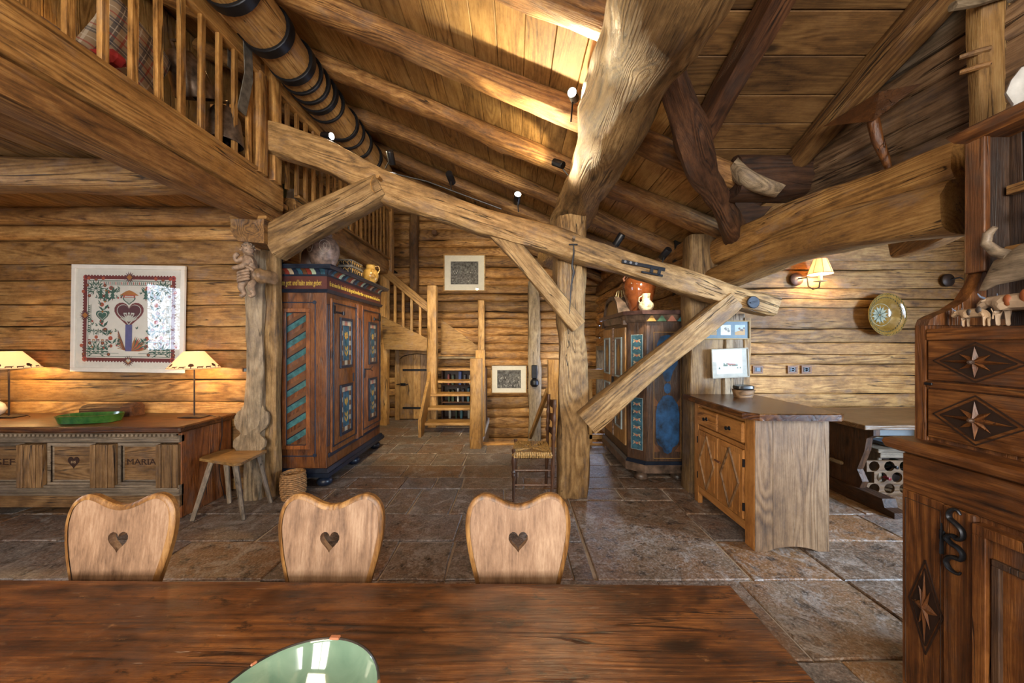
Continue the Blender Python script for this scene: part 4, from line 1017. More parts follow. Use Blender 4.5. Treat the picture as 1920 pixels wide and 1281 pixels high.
wp(A1, 'base_moulding', ringbox(.16, .20, .035, .02), NAVY); wp(A1, 'base_moulding', ringbox(.12, .16, .05, .05), NAVY)
for x, y in ((-2.02, 3.63), (-2.02, 4.28), (-2.02, 4.92), (-2.44, 3.63), (-2.44, 4.92)):
    wp(A1, 'foot', MB().lathe([(.045, 0), (.07, .02), (.078, .045), (.07, .07), (.05, .085), (.06, .105), (.065, .12)], (x, y, 0), 18), NAVY, smooth=True)
# jars and caskets standing on it
zt_ = 2.315
Jr = thing('stoneware_jar', 'large round grey-brown jar with scratched swirls on the lettered wardrobe', 'jar', (-2.07, 3.70, zt_))
JM = plain('salt_clay', (.23, .15, .11), .45, vary=.45, ns=22, bump=.3)
MB().lathe([(.085, 0), (.10, .01), (.135, .09), (.155, .18), (.152, .25), (.12, .31), (.085, .335), (.08, .36), (.09, .37), (.07, .37), (.06, .33)], n=36).obj('jar_body', JM, Jr, smooth=True)
LN = paint('scratch_lines', (.48, .38, .28))
def onjar(a, z):
    for (r0, z0_), (r1, z1_) in zip([(.10, .01), (.135, .09), (.155, .18), (.152, .25), (.12, .31)], [(.135, .09), (.155, .18), (.152, .25), (.12, .31), (.085, .335)]):
        if z0_ <= z <= z1_: r = r0+(r1-r0)*(z-z0_)/(z1_-z0_); return (r*1.003*math.cos(a), r*1.003*math.sin(a), z)
    return (.1*math.cos(a), .1*math.sin(a), z)
for a0 in (-1.0, -2.1): MB().tube([onjar(a0+.34*math.cos(t*PI/14), .215+.065*math.sin(t*PI/14)) for t in range(28)], .003, 4, closed=True).obj('scratched_ring', LN, Jr); MB().tube([onjar(a0+.1*math.cos(t*PI/8), .215+.03*math.sin(t*PI/8)) for t in range(16)], .003, 4, closed=True).obj('scratched_ring', LN, Jr)
MB().tube([onjar(-2.9+i*.14, .20+.02*math.sin(i*1.7)) for i in range(8)], .0025, 4).obj('scratched_ring', LN, Jr)
Jd = thing('dark_vessel', 'dark brown vessel half hidden behind the large round jar', 'jar', (-2.30, 3.85, zt_))
MB().lathe([(.07, 0), (.10, .08), (.09, .2), (.06, .25)], n=20).obj('vessel_body', plain('dark_clay', (.10, .05, .03), .5), Jd, smooth=True)
def casket(label, c, s, z0=0):
    t = thing('painted_casket', label, 'box', c, group='painted caskets stacked on the lettered wardrobe'); x, y, z = s
    MB().box((0, 0, z/2), (x, y, z), .004).obj('casket_body', plain('casket_black', (.012, .010, .009), .4), t)
    for zz in (.006, z-.006): frm(MB(), 0, 0, x+.006, y+.006, .012, .012, zz-.006).obj('edge_band', plain('tin_edge', (.22, .20, .17), .4, .4), t)
    mb = MB()
    for sx, u, L_ in (((x/2+.001, 0), (0, 1, 0), y), ((0, -y/2-.001), (1, 0, 0), x)):
        M = FM((sx[0], sx[1], z/2), u)
        n = max(2, int(L_/.05))
        for i in range(n):
            cx = -L_/2+L_*(i+.5)/n
            mb.tube([(cx+.018*math.cos(t*PI/5), .028*math.sin(t*PI/5)*(z/.1), .001) for t in range(8)], .003, 4, M=M)
    mb.obj('painted_scroll', OCHRE, t); return t
casket('black painted casket with yellow scrolls, the lower of the stack', (-1.98, 4.13, zt_), (.16, .30, .095))
casket('black painted casket with yellow scrolls, the upper of the stack', (-1.98, 4.12, zt_+.096), (.155, .28, .075))
Jy = thing('yellow_jug', 'yellow-brown spiral patterned jug at the far end of the lettered wardrobe', 'jug', (-1.95, 4.62, zt_))
MB().lathe([(.055, 0), (.09, .05), (.105, .11), (.09, .17), (.06, .20), (.06, .24), (.07, .25)], n=26).obj('jug_body', bowl_mat('honey_glaze', (.26, .14, .03), (.45, .28, .08), .15), Jy, smooth=True)
for zc, rr in ((.09, .03), (.09, .015), (.16, .02)): MB().tube([(.107*math.cos(-.9+rr/.1*math.cos(t*PI/8))*(1 if zc < .1 else .92), .107*math.sin(-.9+rr/.1*math.cos(t*PI/8))*(1 if zc < .1 else .92), zc+rr*math.sin(t*PI/8)) for t in range(16)], .0025, 4, closed=True).obj('spiral_line', BRN, Jy)
MB().tube([(.055, 0, .23), (.1, .02, .24), (.115, .02, .19), (.1, 0, .14)], .008, 6).obj('handle', _p.get('h', OCHRE), Jy, smooth=True)

# ------------------------------------------------------------------ second painted wardrobe (right)
A2 = thing('painted_wardrobe', 'dark painted wardrobe with blue panels and arched pediment, behind the long brace', 'wardrobe', (1.6, 4.4, 0))
plan = [(1.28, 3.87), (1.44, 3.72), (1.885, 3.72), (1.885, 4.97), (1.40, 4.97), (1.28, 4.86)]
def plan_off(o):
    c = Vector((1.9, 4.41)); r = []
    for x, y in plan:
        dx = -o if x < 1.8 else 0; dy = -o if y < 4 else o; r.append((x+dx, y+(dy if abs(y-4.41) > .5 else 0)))
    return r
def pring(z0, z1, o0, o1): return MB().ring([[(x, y, z0) for x, y in plan_off(o0)], [(x, y, z1) for x, y in plan_off(o1)]])
DK = wood('armdk', 'Z', .4, bump=.35, scale=1.1)
wp(A2, 'carcass', pring(.2, 1.74, 0, 0), DK)
MARB = plain('marbled_paint', (.10, .065, .045), .4, vary=.9, ns=9)
wp(A2, 'base_moulding', pring(.10, .19, .035, .035), MARB); wp(A2, 'base_moulding', pring(.19, .22, .035, .01), plain('navy_paint', (0, 0, 0)))
wp(A2, 'cornice', pring(1.74, 1.82, .012, .04), MARB); wp(A2, 'cornice', pring(1.82, 1.86, .07, .08), plain('brown_edge', (.07, .035, .03), .4, vary=.4))
for x, y in ((1.40, 3.80), (1.80, 3.78), (1.38, 4.86), (1.80, 4.88)): wp(A2, 'foot', MB().lathe([(.04, 0), (.07, .015), (.075, .045), (.06, .07), (.045, .08), (.06, .10)], (x, y, 0), 16), MARB, smooth=True)
# triangles on the side cornice
for i, m in enumerate((OCHRE, GREEN, ROSE, TEAL)):
    x = 1.48+i*.11; wp(A2, 'painted_triangle', MB().prism([(x-.05, 1.745), (x+.05, 1.745), (x, 1.82)], 3.685, 3.705, 'y'), m)
# side panel with blue cartouche
ms = FM((1.665, 3.72, 0), (1, 0, 0))
def cart(m, M):
    def pl(half, z): 
        pts = half+[(-x, y) for x, y in half[::-1]]; m.add([(x, y, z) for x, y in pts], [tuple(range(len(pts)))], 0, M)
    pl([(.0001, .30), (.04, .32), (.055, .37), (.105, .40), (.125, .44), (.128, .74), (.11, .84), (.07, .90), (.05, .93), (.0001, .945)], .003)
    pl([(.0001, .955), (.03, .975), (.04, 1.02), (.03, 1.06), (.0001, 1.075)], .003)
    pl([(.0001, 1.085), (.03, 1.10), (.06, 1.2), (.11, 1.28), (.115, 1.5), (.08, 1.58), (.0001, 1.60)], .003)
wpM(A2, 'blue_cartouche', cart, ms, DEEPBLUE)
wpM(A2, 'panel_line', lambda m, M: frm(m, 0, .94, .30, 1.38, .005, .003, 0, M), ms, OCHRE)
for s in (-1, 1):
    for k in range(3): wp(A2, 'painted_spandrel', MB().add([(s*.145, .32+k*.5, .002), (s*.145, .42+k*.5, .002), (s*.08, .33+k*.5, .002)], [(0, 1, 2)], 0, ms), BRN)
# canted corner panels
cm = FM((1.36, 3.795, 0), (.16, -.15, 0))
for z0, z1 in ((.33, .90), (1.06, 1.60)):
    zc = (z0+z1)/2; pn = wpM(A2, 'blue_panel', lambda m, M: m.box((0, zc, .003), (.13, z1-z0, .006), .001, M=M), cm, BLUE)
    mb = MB(); frm(mb, 0, zc, .135, z1-z0+.004, .004, .009, 0, cm); wp(A2, 'panel_line', mb, paint('pale_blue', (.30, .36, .36)))
    mb = MB(); n = 6
    for i in range(n):
        z = z0+.07+(z1-z0-.14)*i/(n-1); mb.lathe([(.014, 0), (.014, .001)], n=8, m=0, M=cm @ Matrix.Translation((0, z, .0065)))
        for s in (-1, 1):
            for q in (.6, 2.4): mb.add([(0, z, .0066), (s*.025, z+.018*math.sin(q)+.01, .0066), (s*.045, z+(.02 if q < 1 else -.02), .0066), (s*.02, z-.004, .0066)], [(0, 1, 2, 3)], 1, cm)
    wp(A2, 'painted_garland', mb, [ROSE, CREAM])
# front doors, each with a framed panel pair, and the arched pediment
OC = wood('loft', 'Z', .4, bump=.3)
for y0, y1 in ((3.90, 4.34), (4.40, 4.84)):
    yc = (y0+y1)/2; dr = wp(A2, 'door', wb_((1.258, y0, .34), (1.28, y1, 1.69), .003), OC)
    for za, zb in ((.50, 1.0), (1.1, 1.58)):
        mf = FM((1.258, yc, (za+zb)/2), (0, -1, 0)); h_ = zb-za
        f = wpM(A2, 'panel_frame', lambda m, M: frm(m, 0, 0, .26, h_, .022, .016, 0, M), mf, paint('pale_blue', (.30, .36, .36)))
        wpM(A2, 'painted_field', lambda m, M: m.box((0, 0, .002), (.22, h_-.04, .004), 0, M=M), mf, MARB)
        wpM(A2, 'painted_oval', lambda m, M: m.add([(.05*math.cos(i*PI/8), h_*.32*math.sin(i*PI/8), .006) for i in range(16)], [tuple(range(16))], 0, M), mf, OCHRE)
wp(A2, 'centre_stile', wb_((1.248, 4.345, .34), (1.275, 4.395, 1.70), .004), paint('stile_pink', (.34, .22, .15), vary=.6, ns=30))
wp(A2, 'latch', MB().box((1.24, 4.33, 1.04), (.02, .04, .1), .003), IRON)
ped = [(3.92, 1.74), (4.0, 1.74), (4.12, 1.84), (4.2, 1.98), (4.32, 2.06), (4.5, 2.08), (4.68, 2.06), (4.80, 1.98), (4.88, 1.84), (4.96, 1.74)]
ped = [(3.90+(y-3.92)*.92, z) for y, z in ped]
wp(A2, 'pediment', MB().prism(ped, 1.27, 1.6, 'x'), wood('honey', 'Z', .4, bump=.2))
mb = MB(); tp = [Vector((1.24, y, z)) for y, z in ped]
for a, b in zip(tp, tp[1:]): 
    mb.add([a+Vector((0, 0, -.02)), b+Vector((0, 0, -.02)), b+Vector((0, 0, .03)), a+Vector((0, 0, .03)), a+Vector((.36, 0, -.02)), b+Vector((.36, 0, -.02)), b+Vector((.36, 0, .03)), a+Vector((.36, 0, .03))], [(0, 1, 2, 3), (4, 7, 6, 5), (3, 2, 6, 7), (0, 4, 5, 1), (0, 3, 7, 4), (1, 5, 6, 2)])
wp(A2, 'pediment_moulding', mb, MARB)
# pots on the second wardrobe
Jb = thing('brown_jar', 'big shiny reddish-brown glazed jar on the dark wardrobe', 'jar', (1.50, 4.12, 1.865))
MB().lathe([(.10, 0), (.12, .04), (.175, .22), (.195, .32), (.18, .40), (.13, .46), (.10, .47), (.11, .50), (.09, .5)], n=36).obj('jar_body', bowl_mat('brown_glaze', (.07, .018, .006), (.15, .045, .014), .1), Jb, smooth=True)
for s in (-1, 1): MB().tube([(s*.12, 0, .455), (s*.17, 0, .45), (s*.19, 0, .42), (s*.175, 0, .385)], .012, 8).obj('lug_handle', paint('jar_lug', (.13, .04, .015)), Jb, smooth=True)
Jw = thing('cream_pitcher', 'small cream crackled pitcher in front of the big brown jar', 'jug', (1.47, 3.82, 1.86))
MB().lathe([(.04, 0), (.06, .01), (.083, .055), (.078, .09), (.045, .125), (.04, .17), (.05, .20), (.044, .2), (.03, .15)], n=26).obj('pitcher_body', plain('cream_glaze', (.42, .36, .25), .15, vary=.5, ns=30, coat=.5), Jw, smooth=True)
MB().tube([(-.04, 0, .18), (-.075, 0, .16), (-.08, 0, .12), (-.06, 0, .09)], .006, 6).obj('handle', CREAM, Jw, smooth=True)
Gt = thing('glass_lantern', 'small glass and wire lantern left of the brown jar', 'lantern', (1.33, 4.3, 2.09))
for i in range(8):
    a = i*PI/4; MB().tube([(.04*math.cos(a), .04*math.sin(a), -.2), (.06*math.cos(a), .06*math.sin(a), 0), (.035*math.cos(a), .035*math.sin(a), .08)], .004, 4).obj('wire_rib', paint('brass', (.6, .45, .2), rough=.3), Gt)
# ------------------------------------------------------------------ counter cabinet
CU = wood('cup', 'Z', .38, bump=.2, crack=.15, var=.08); CUX = wood('cup', 'Y', .38, bump=.2, crack=.15, var=.08); EN = wood('end', 'Z', .6, bump=.4, crack=.3, var=.06)
G = thing('counter_cabinet', 'low pine cabinet with diamond doors and thick red-brown worktop, mid right', 'cabinet', (2.0, 2.88, 0))
cx0, cx1, cy0, cy1 = 1.735, 2.27, 2.47, 3.29
wp(G, 'carcass', wb_((cx0+.03, cy0+.02, .10), (cx1-.01, cy1, .94), 0), CU)
wp(G, 'worktop', MB().prism([(1.665, 3.38), (1.665, 2.50), (1.73, 2.41), (2.30, 2.40), (2.345, 2.43), (2.36, 3.38)], .955, .998, 'z').ring([[(x, y, z) for x, y in [(1.665+o, 3.38-o), (1.665+o, 2.50+o*.6), (1.73+o*.6, 2.41+o), (2.30-o*.3, 2.40+o), (2.345-o, 2.43+o), (2.36-o, 3.38-o)]] for z, o in ((.998, 0), (1.004, .012))]), wood('hutch', 'Y', .22, bump=.25, crack=.2))
pts = [(cx0, .0), (cx0, .955), (cx1, .955), (cx1, 0), (cx1-.09, 0)]+[(cx1-.09-.36*i/12, .035*math.sin(PI*i/12)**.7 if 0 < i < 12 else 0) for i in range(13)]
def endb(a, b):
    lo = lambda x: .036*max(0, math.sin(PI*min(1, max(0, (x-cx0-.10)/(cx1-.09-cx0-.10)))))**.6
    xs = [a+(b-a)*i/10 for i in range(11)]
    return [(x, lo(x)) for x in xs]+[(b, .955), (a, .955)]
for a, b in ((cx0+.002, cx0+.128), (cx0+.131, cx1)):
    wp(G, 'end_board', MB().prism(endb(a, b), cy0-.006, cy0+.018, 'y'), EN)
for y0, y1 in ((cy0+.0, cy0+.10), (cy1-.07, cy1)): wp(G, 'corner_stile', wb_((cx0-.002, y0, 0), (cx0+.04, y1, .955), .003), CU)
wp(G, 'front_rail', wb_((cx0, cy0+.1, .915), (cx0+.04, cy1-.07, .955), .002), CUX)
wp(G, 'front_rail', wb_((cx0, cy0+.1, .70), (cx0+.03, cy1-.07, .735), .002), CUX)
wp(G, 'front_rail', wb_((cx0, cy0+.1, .10), (cx0+.04, cy1-.07, .165), .002), CUX)
ym = (cy0+.1+cy1-.07)/2
for y0, y1, hs in ((cy0+.105, ym-.004, -1), (ym+.004, cy1-.075, 1)):
    yc = (y0+y1)/2; w_ = y1-y0
    dw = wp(G, 'drawer', wb_((cx0-.018, y0, .745), (cx0+.02, y1, .905), .012), CUX)
    wp(G, 'knob', MB().lathe([(.018, 0), (.016, .004), (.006, .008), (.008, .018), (.016, .024), (.016, .03), (.006, .034)], n=12, M=FM((cx0-.018, yc, .825), (0, -1, 0))), IRON, dw, smooth=True)
    dr = wp(G, 'door', wb_((cx0-.012, y0, .17), (cx0+.02, y1, .695), .008), CU)
    for k in range(3): wp(G, 'door_board', wb_((cx0-.015, y0+.04+(w_-.08)*k/3+.001, .21), (cx0-.010, y0+.04+(w_-.08)*(k+1)/3-.001, .655), .001), CU, dr)
    M = FM((cx0-.015, yc, .432), (0, -1, 0)); mb = MB(); a, b = w_/2-.045, .235
    for p, q in (((0, b), (a, 0)), ((a, 0), (0, -b)), ((0, -b), (-a, 0)), ((-a, 0), (0, b))):
        d = math.hypot(q[0]-p[0], q[1]-p[1]); mb.box((0, 0, 0), (d+.01, .016, .014), .003, M=M @ Matrix.Translation(((p[0]+q[0])/2, (p[1]+q[1])/2, .004)) @ Matrix.Rotation(math.atan2(q[1]-p[1], q[0]-p[0]), 4, 'Z'))
    wp(G, 'diamond_moulding', mb, wood('end', 'Z', .45, crack=0), dr)
    for z in (.27, .6): wp(G, 'hinge', wb_((cx0-.016, (y0 if hs < 0 else y1)-.006, z-.03), (cx0+.0, (y0 if hs < 0 else y1)+.006, z+.03), .002), IRON, dr)
wp(G, 'turn_latch', wb_((cx0-.03, ym-.05, .50), (cx0-.016, ym+.03, .515), .003), paint('latch_brown', (.15, .06, .03)))
bw = thing('oval_wooden_box', 'small round pale wooden box with black folded item on the cabinet top', 'box', (2.13, 3.18, 1.004))
MB().ring([lp(.075, .055, 0, .8), lp(.095, .07, .07, .8), lp(.098, .073, .072, .8), lp(.09, .065, .072, .8)]).obj('box_body', wood('end', 'X', .4, crack=0), bw, smooth=False)
wl_ = tag(MB().ring([lp(.07, .05, 0, .6), lp(.085, .06, .012, .6), lp(.08, .056, .034, .6), lp(.05, .03, .042, .6)]).obj('black_wallet', plain('black_leather', (.02, .018, .016), .3, bump=.3), smooth=True), 'black folded leather item lying on the small wooden box', 'wallet'); wl_.location = (2.13, 3.18, 1.077)
# two pictures on the post
Q2, M = framed('framed_triptych', 'wide small frame with three tiny landscapes in blue mount on the post', 'picture', P(1360, 619, 3.385), .47, .185, .010, paint('gilt', (.35, .22, .05), rough=.3), 0, mat=paint('blue_mount', (.085, .14, .18)), depth=.02, glass=False)
for k, (sky, land, tree) in enumerate((((.55, .42, .28), (.3, .18, .05), (.06, .09, .04)), ((.5, .5, .45), (.55, .56, .52), (.15, .15, .13)), ((.30, .38, .42), (.35, .2, .05), (.08, .05, .03)))):
    mb = MB(); z = .0075; X = (-.14, 0, .14)[k]; r = random.Random(k)
    mb.add([(X-.05, -.05, z), (X+.05, -.05, z), (X+.05, .05, z), (X-.05, .05, z)], [(0, 1, 2, 3)], 0, M)
    mb.add([(X-.05, -.05, z+.0003), (X+.05, -.05, z+.0003), (X+.05, -.01+.02*(k == 2), z+.0003), (X, -.005, z+.0003), (X-.05, -.02, z+.0003)], [(0, 1, 2, 3, 4)], 1, M)
    for i in range(7):
        x = X+r.uniform(-.01, .04); y = r.uniform(-.015, .02); s = r.uniform(.006, .014)
        mb.add([(x+s*math.cos(t), y+s*math.sin(t), z+.0005+i*.0001) for t in (0, 1, 2, 3, 4, 5)], [tuple(range(6))], 2, M)
    mb.obj('landscape', [plain('sky%d' % k, sky, bump=0), plain('land%d' % k, land, bump=0), plain('tree%d' % k, tree, bump=0)], Q2)
Q3, M = framed('framed_watercolour', 'tilted pale framed watercolour just above the small wooden box', 'picture', P(1368, 681, 3.37), .365, .29, .010, paint('grey_frame', (.40, .38, .32)), math.radians(2.5), mat=plain('grey_mount', (.42, .42, .37), bump=0), depth=.016)
mb = MB()
mb.add([(-.135, -.105, .0075), (.12, -.105, .0075), (.12, .10, .0075), (-.135, .10, .0075)], [(0, 1, 2, 3)], 0, M)
r = random.Random(3)
for i in range(16):
    x = -.11+.21*r.random(); h = r.uniform(.03, .07)*(1 if abs(x) < .07 else .4); y = -.03 if abs(x) < .07 else -.055
    mb.add([(x-.009, y, .0078+i*.00005), (x+.009, y, .0078+i*.00005), (x, y+h, .0078+i*.00005)], [(0, 1, 2)], 1, M)
mb.add([(-.02, -.02, .009), (.05, -.02, .009), (.055, .0, .009), (.015, .02, .009), (-.03, .0, .009)], [(0, 1, 2, 3, 4)], 2, M)
mb.obj('watercolour', [plain('pale_sheet', (.66, .66, .62), bump=0), plain('fir_wash', (.10, .15, .11), bump=0), plain('roof_wash', (.30, .12, .08), bump=0)], Q3)

# ------------------------------------------------------------------ dining nook: trestle table, rack, things under it
TT = thing('trestle_table', 'old dark trestle table with pale scrubbed top against the nook wall', 'table', (4.1, 3.55, 0))
wp(TT, 'tabletop', wb_((3.18, 3.10, .715), (4.9, 3.96, .76), .006), wood('end', 'X', .35, crack=.3))
for x in (3.31, 4.7):
    wp(TT, 'trestle', MB().prism([(3.25, .12), (3.22, .2), (3.27, .3), (3.2, .5), (3.18, .62), (3.12, .66), (3.12, .715), (3.95, .715), (3.95, .66), (3.88, .6), (3.88, .2), (3.82, .12)], x-.03, x+.03, 'x'), wood('dark', 'Z', .5))
    wp(TT, 'foot', MB().prism([(2.92, 0), (2.92, .05), (3.0, .06), (3.02, .13), (4.0, .13), (4.0, 0)], x-.06, x+.06, 'x'), wood('dark', 'Y', .5))
wp(TT, 'stretcher', wb_((3.22, 3.50, .27), (4.8, 3.58, .36), .006), wood('dark', 'X'))
wp(TT, 'wedge', wb_((3.225, 3.38, .30), (3.265, 3.68, .335), .01), wood('grey', 'Y'))
wp(TT, 'wedge', wb_((3.22, 3.52, .2), (3.25, 3.57, .40), .01), wood('dark', 'Z'))
RK = thing('wine_rack', 'pale wooden bottle rack with round holes under the trestle table', 'rack', (3.95, 3.42, 0))
from math import cos, sin
RX = 3.90; holes = [(RX-.21, .27), (RX+.03, .27), (RX-.33, .155), (RX-.09, .155), (RX+.15, .155), (RX-.21, .04), (RX+.03, .04)]
def holed(cx, cz, w_, h_, r, par):
    # plate cell with one round hole
    n = 24; MB().prism([(cx-w_/2, cz-h_/2), (cx+w_/2, cz-h_/2), (cx+w_/2, cz+h_/2), (cx-w_/2, cz+h_/2)], 3.36, 3.385, 'y', hole=[(cx+r*cos(2*PI*i/n), cz+r*sin(2*PI*i/n)) for i in range(n)])
mb = MB()
for row_, z in enumerate((.075, .185, .295)):
    for k in range(5):
        cx = RX-.36+k*.15+(.075 if row_ % 2 else 0); n = 20
        mb.prism([(cx-.075, z-.055), (cx+.075, z-.055), (cx+.075, z+.055), (cx-.075, z+.055)], 3.36, 3.38, 'y', hole=[(cx+.052*cos(2*PI*i/n), z+.050*sin(2*PI*i/n)) for i in range(n)])
wp(RK, 'front_plate', mb, wood('end', 'X', .5, crack=0))
wp(RK, 'rack_box', wb_((RX-.42, 3.39, .0), (RX+.28, 3.62, .02), 0), EN); wp(RK, 'back_plate', wb_((RX-.42, 3.6, .0), (RX+.28, 3.62, .35), 0), plain('dark_wood_back', (.03, .012, .006)))
bt = None
for k, (cx, z, m) in enumerate(((RX-.255+.0, .185, 'dark_red_foil'), (RX-.18, .295, 'black_foil'), (RX-.03, .295, 'black_foil'), (RX-.105+.15, .185, 'blue_foil'))):
    b = thing('wine_bottle', ['dark bottle with red foil neck in the bottle rack', 'dark bottle lying upper left in the bottle rack', 'dark bottle lying upper middle in the bottle rack', 'dark bottle with blue foil neck in the bottle rack'][k], 'bottle', (cx, 3.45, z), 0, 'bottles in the rack under the table')
    Mx = Matrix.Rotation(PI/2, 4, 'X')
    MB().lathe([(.036, -.14), (.038, -.13), (.038, .03), (.014, .07), (.013, .08)], n=16, M=Mx).obj('bottle_body', plain('bottle_glass', (.006, .012, .008), .08, coat=.5, bump=0), b, smooth=True)
    MB().lathe([(.014, .08), (.015, .135), (.012, .137)], n=12, M=Mx).obj('neck_foil', plain(m, {'d': (.2, .01, .02), 'b': (.01, .01, .012) if 'bla' in m else (.01, .02, .12)}[m[0]], .3), b, smooth=True)
BE = thing('low_bench', 'low weathered bench above the bottle rack under the trestle table', 'bench', (4.05, 3.6, 0))
wp(BE, 'seat', wb_((3.56, 3.34, .43), (4.6, 3.80, .465), .006), wood('weather', 'X')); wp(BE, 'rail', wb_((3.6, 3.36, .375), (4.56, 3.39, .43), .004), wood('weather', 'X'))
for x in (3.62, 4.54): wp(BE, 'leg', wb_((x-.02, 3.38, 0), (x+.02, 3.76, .43), .006), wood('weather', 'Z'))
pb_ = thing('white_board', 'white plastic board leaning behind the trestle table leg', 'board', (4.1, 3.85, .465))
MB().box((0, 0, .12), (.8, .015, .24), .004).obj('board_body', plain('white_plastic', (.62, .66, .68), .35, vary=.03, bump=0), pb_)
MB().tube([(-.2+.1*cos(i*PI/8), -.16+.05*sin(i*PI/8), .012) for i in range(16)], .006, 6, closed=True).obj('coiled_cord', WHITE, pb_)
tag(wb_((3.74, 3.4, .465), (4.2, 3.62, .50), .006).obj('flat_box', plain('grey_blue_card', (.16, .19, .24), .6)), 'flat grey-blue box on the low bench under the table', 'box')
# nook wall: sconces, plate, sockets
def sconce(label, px, py, lit):
    c = P(px, py, 4.03); t = thing('wall_sconce', label, 'lamp', c)
    M = FM((0, 0, 0), (1, 0, 0))
    MB().lathe([(.075, 0), (.075, .02), (.06, .03), (.02, .035)], n=24, M=M).obj('rosette', LAMPM if not lit else paint('rosette_brown', (.07, .025, .012)), t, smooth=True)
    if lit:
        MB().tube([(0, -.03, 0), (.05, -.10, .0), (.055, -.11, -.10), (.09, -.13, -.14), (.14, -.15, -.12), (.155, -.15, -.05)], .007, 8).obj('arm', LAMPM, t, smooth=True)
        MB().lathe([(.015, -.06), (.06, -.052), (.06, -.048), (.02, -.045), (.02, .02), (.014, .025)], (.155, -.15, 0), 20).obj('candle_cup', plain('cream_plastic', (.7, .6, .4), .4), t, smooth=True)
        MB().lathe([(.115, .03), (.06, .20), (.058, .20), (.113, .03)], (.155, -.15, 0), 32, caps=False).obj('lamp_shade', SHADE, t, smooth=True)
        MB().tube([(.155+.1135*cos(i*PI/16), -.15+.1135*sin(i*PI/16), .036) for i in range(32)], .003, 5, closed=True).obj('shade_line', paint('silhouette', (.1, .04, .02)), t)
        for i in (0, 1, 2, 3, 4, 5, 6, 7): MB().tube([(.155+.1175*cos(i*PI/4+.3), -.15+.1175*sin(i*PI/4+.3), .031), (.155+.0615*cos(i*PI/4+.3), -.15+.0615*sin(i*PI/4+.3), .199)], .003, 4).obj('shade_rib', paint('shade_rib', (.5, .38, .2)), t)
        MB().lathe([(.001, .03), (.02, .05), (.026, .08), (.012, .12), (.001, .13)], (.155, -.15, 0), 12, caps=False).obj('bulb', emis('warm_bulb2', (1, .75, .4), 25), t, smooth=True)
        point('sconce_light', c+Vector((.155, -.15, .06)), 45, (1, .74, .38), .03)
    else:
        MB().tube([(.0, -.03, 0), (.05, -.08, .02), (.10, -.10, -.02), (.14, -.12, -.10), (.22, -.14, -.14), (.3, -.15, -.08)], .008, 8).obj('arm', IRON, t, smooth=True)
        MB().lathe([(.02, 0), (.07, .01), (.02, .02), (.02, .09)], (.3, -.15, -.06), 16).obj('candle_cup', WHITE, t, smooth=True)
sconce('lit wall sconce with cream shade, left of the ceramic plate', 1492, 524, True)
sconce('unlit black iron wall sconce, right of the ceramic plate', 1775, 526, False)
pt = thing('ceramic_plate', 'large ochre glazed plate with green flower hung on the nook wall', 'plate', P(1647, 591, 4.04))
M = FM((0, 0, 0), (1, 0, 0)) @ Matrix.Rotation(.08, 4, 'Y')
OG = bowl_mat('ochre_glaze', (.22, .12, .022), (.36, .22, .06), .12)
MB().lathe([(.001, 0), (.10, 0), (.17, .035), (.22, .085), (.245, .09), (.247, .096), (.222, .093), (.165, .045), (.10, .012), (.001, .010)], n=56, M=M, caps=False).obj('plate_body', OG, pt, smooth=True)
dg_ = paint('plate_green', (.02, .055, .035)); sl = paint('plate_slip', (.38, .40, .30))
for rr, zz in ((.235, .096), (.20, .078)): MB().tube([M @ Vector(((rr+.006*(1 if i % 2 else -1))*cos(2*PI*i/72), (rr+.006*(1 if i % 2 else -1))*sin(2*PI*i/72), zz)) for i in range(72)], .0022, 4, closed=True).obj('zigzag_band', dg_, pt)
MB().tube([M @ Vector((.13*cos(2*PI*i/48), .13*sin(2*PI*i/48), .026)) for i in range(48)], .003, 4, closed=True).obj('ring_band', sl, pt)
mb = MB(); zz = .0145
for i in range(14):
    a = 2*PI*i/14; 
    for q, r0, r1, w_ in ((0, .01, .085, .022), (1, .03, .11, .012)):
        mb.add([M @ Vector((r0*cos(a+q*.2), r0*sin(a+q*.2), zz+q*.001)), M @ Vector(((r0+r1)/2*cos(a+q*.2)-w_*sin(a+q*.2), (r0+r1)/2*sin(a+q*.2)+w_*cos(a+q*.2), zz+q*.001)), M @ Vector((r1*cos(a+q*.2), r1*sin(a+q*.2), zz+q*.003)), M @ Vector(((r0+r1)/2*cos(a+q*.2)+w_*sin(a+q*.2), (r0+r1)/2*sin(a+q*.2)-w_*cos(a+q*.2), zz+q*.001))], [(0, 1, 2, 3)], q if i % 2 else 1)
mb.obj('painted_flower', [dg_, sl], pt)
def socket(name, label, px, py, Y, sw, s=.10):
    c = P(px, py, Y); t = thing(name, label, 'switch' if sw else 'socket', c, group=None if sw else 'wall sockets')
    M = FM((0, 0, 0), (1, 0, 0)); pb2 = paint('bakelite', (.20, .085, .03), rough=.5)
    frm(MB(), 0, 0, s*1.2, s*.95, s*.22, .012, M=M).obj('frame', pb2, t)
    MB().box((0, 0, .005), (s*.7, s*.6, .010), .002, M=M).obj('plate', BLACK, t)
    if sw: MB().box((0, s*.02, .012), (s*.42, s*.42, .006), .002, M=M).obj('rocker', paint('rocker_blue', (.10, .15, .22)), t)
    else:
        MB().lathe([(.026, .010), (.026, .013), (.021, .013), (.019, .008)], n=20, M=M).obj('socket_ring', plain('grey_plastic', (.12, .13, .15), .3), t, smooth=True)
        for s_ in (-1, 1): MB().lathe([(.003, .008), (.003, .0115)], (s_*.009, 0, 0), 8, M=M).obj('pin_hole', plain('pin', (.4, .4, .4), .3, .8), t)
socket('light_switch', 'brown light switch on the nook wall beside the picture post', 1420, 693, 4.04, True)
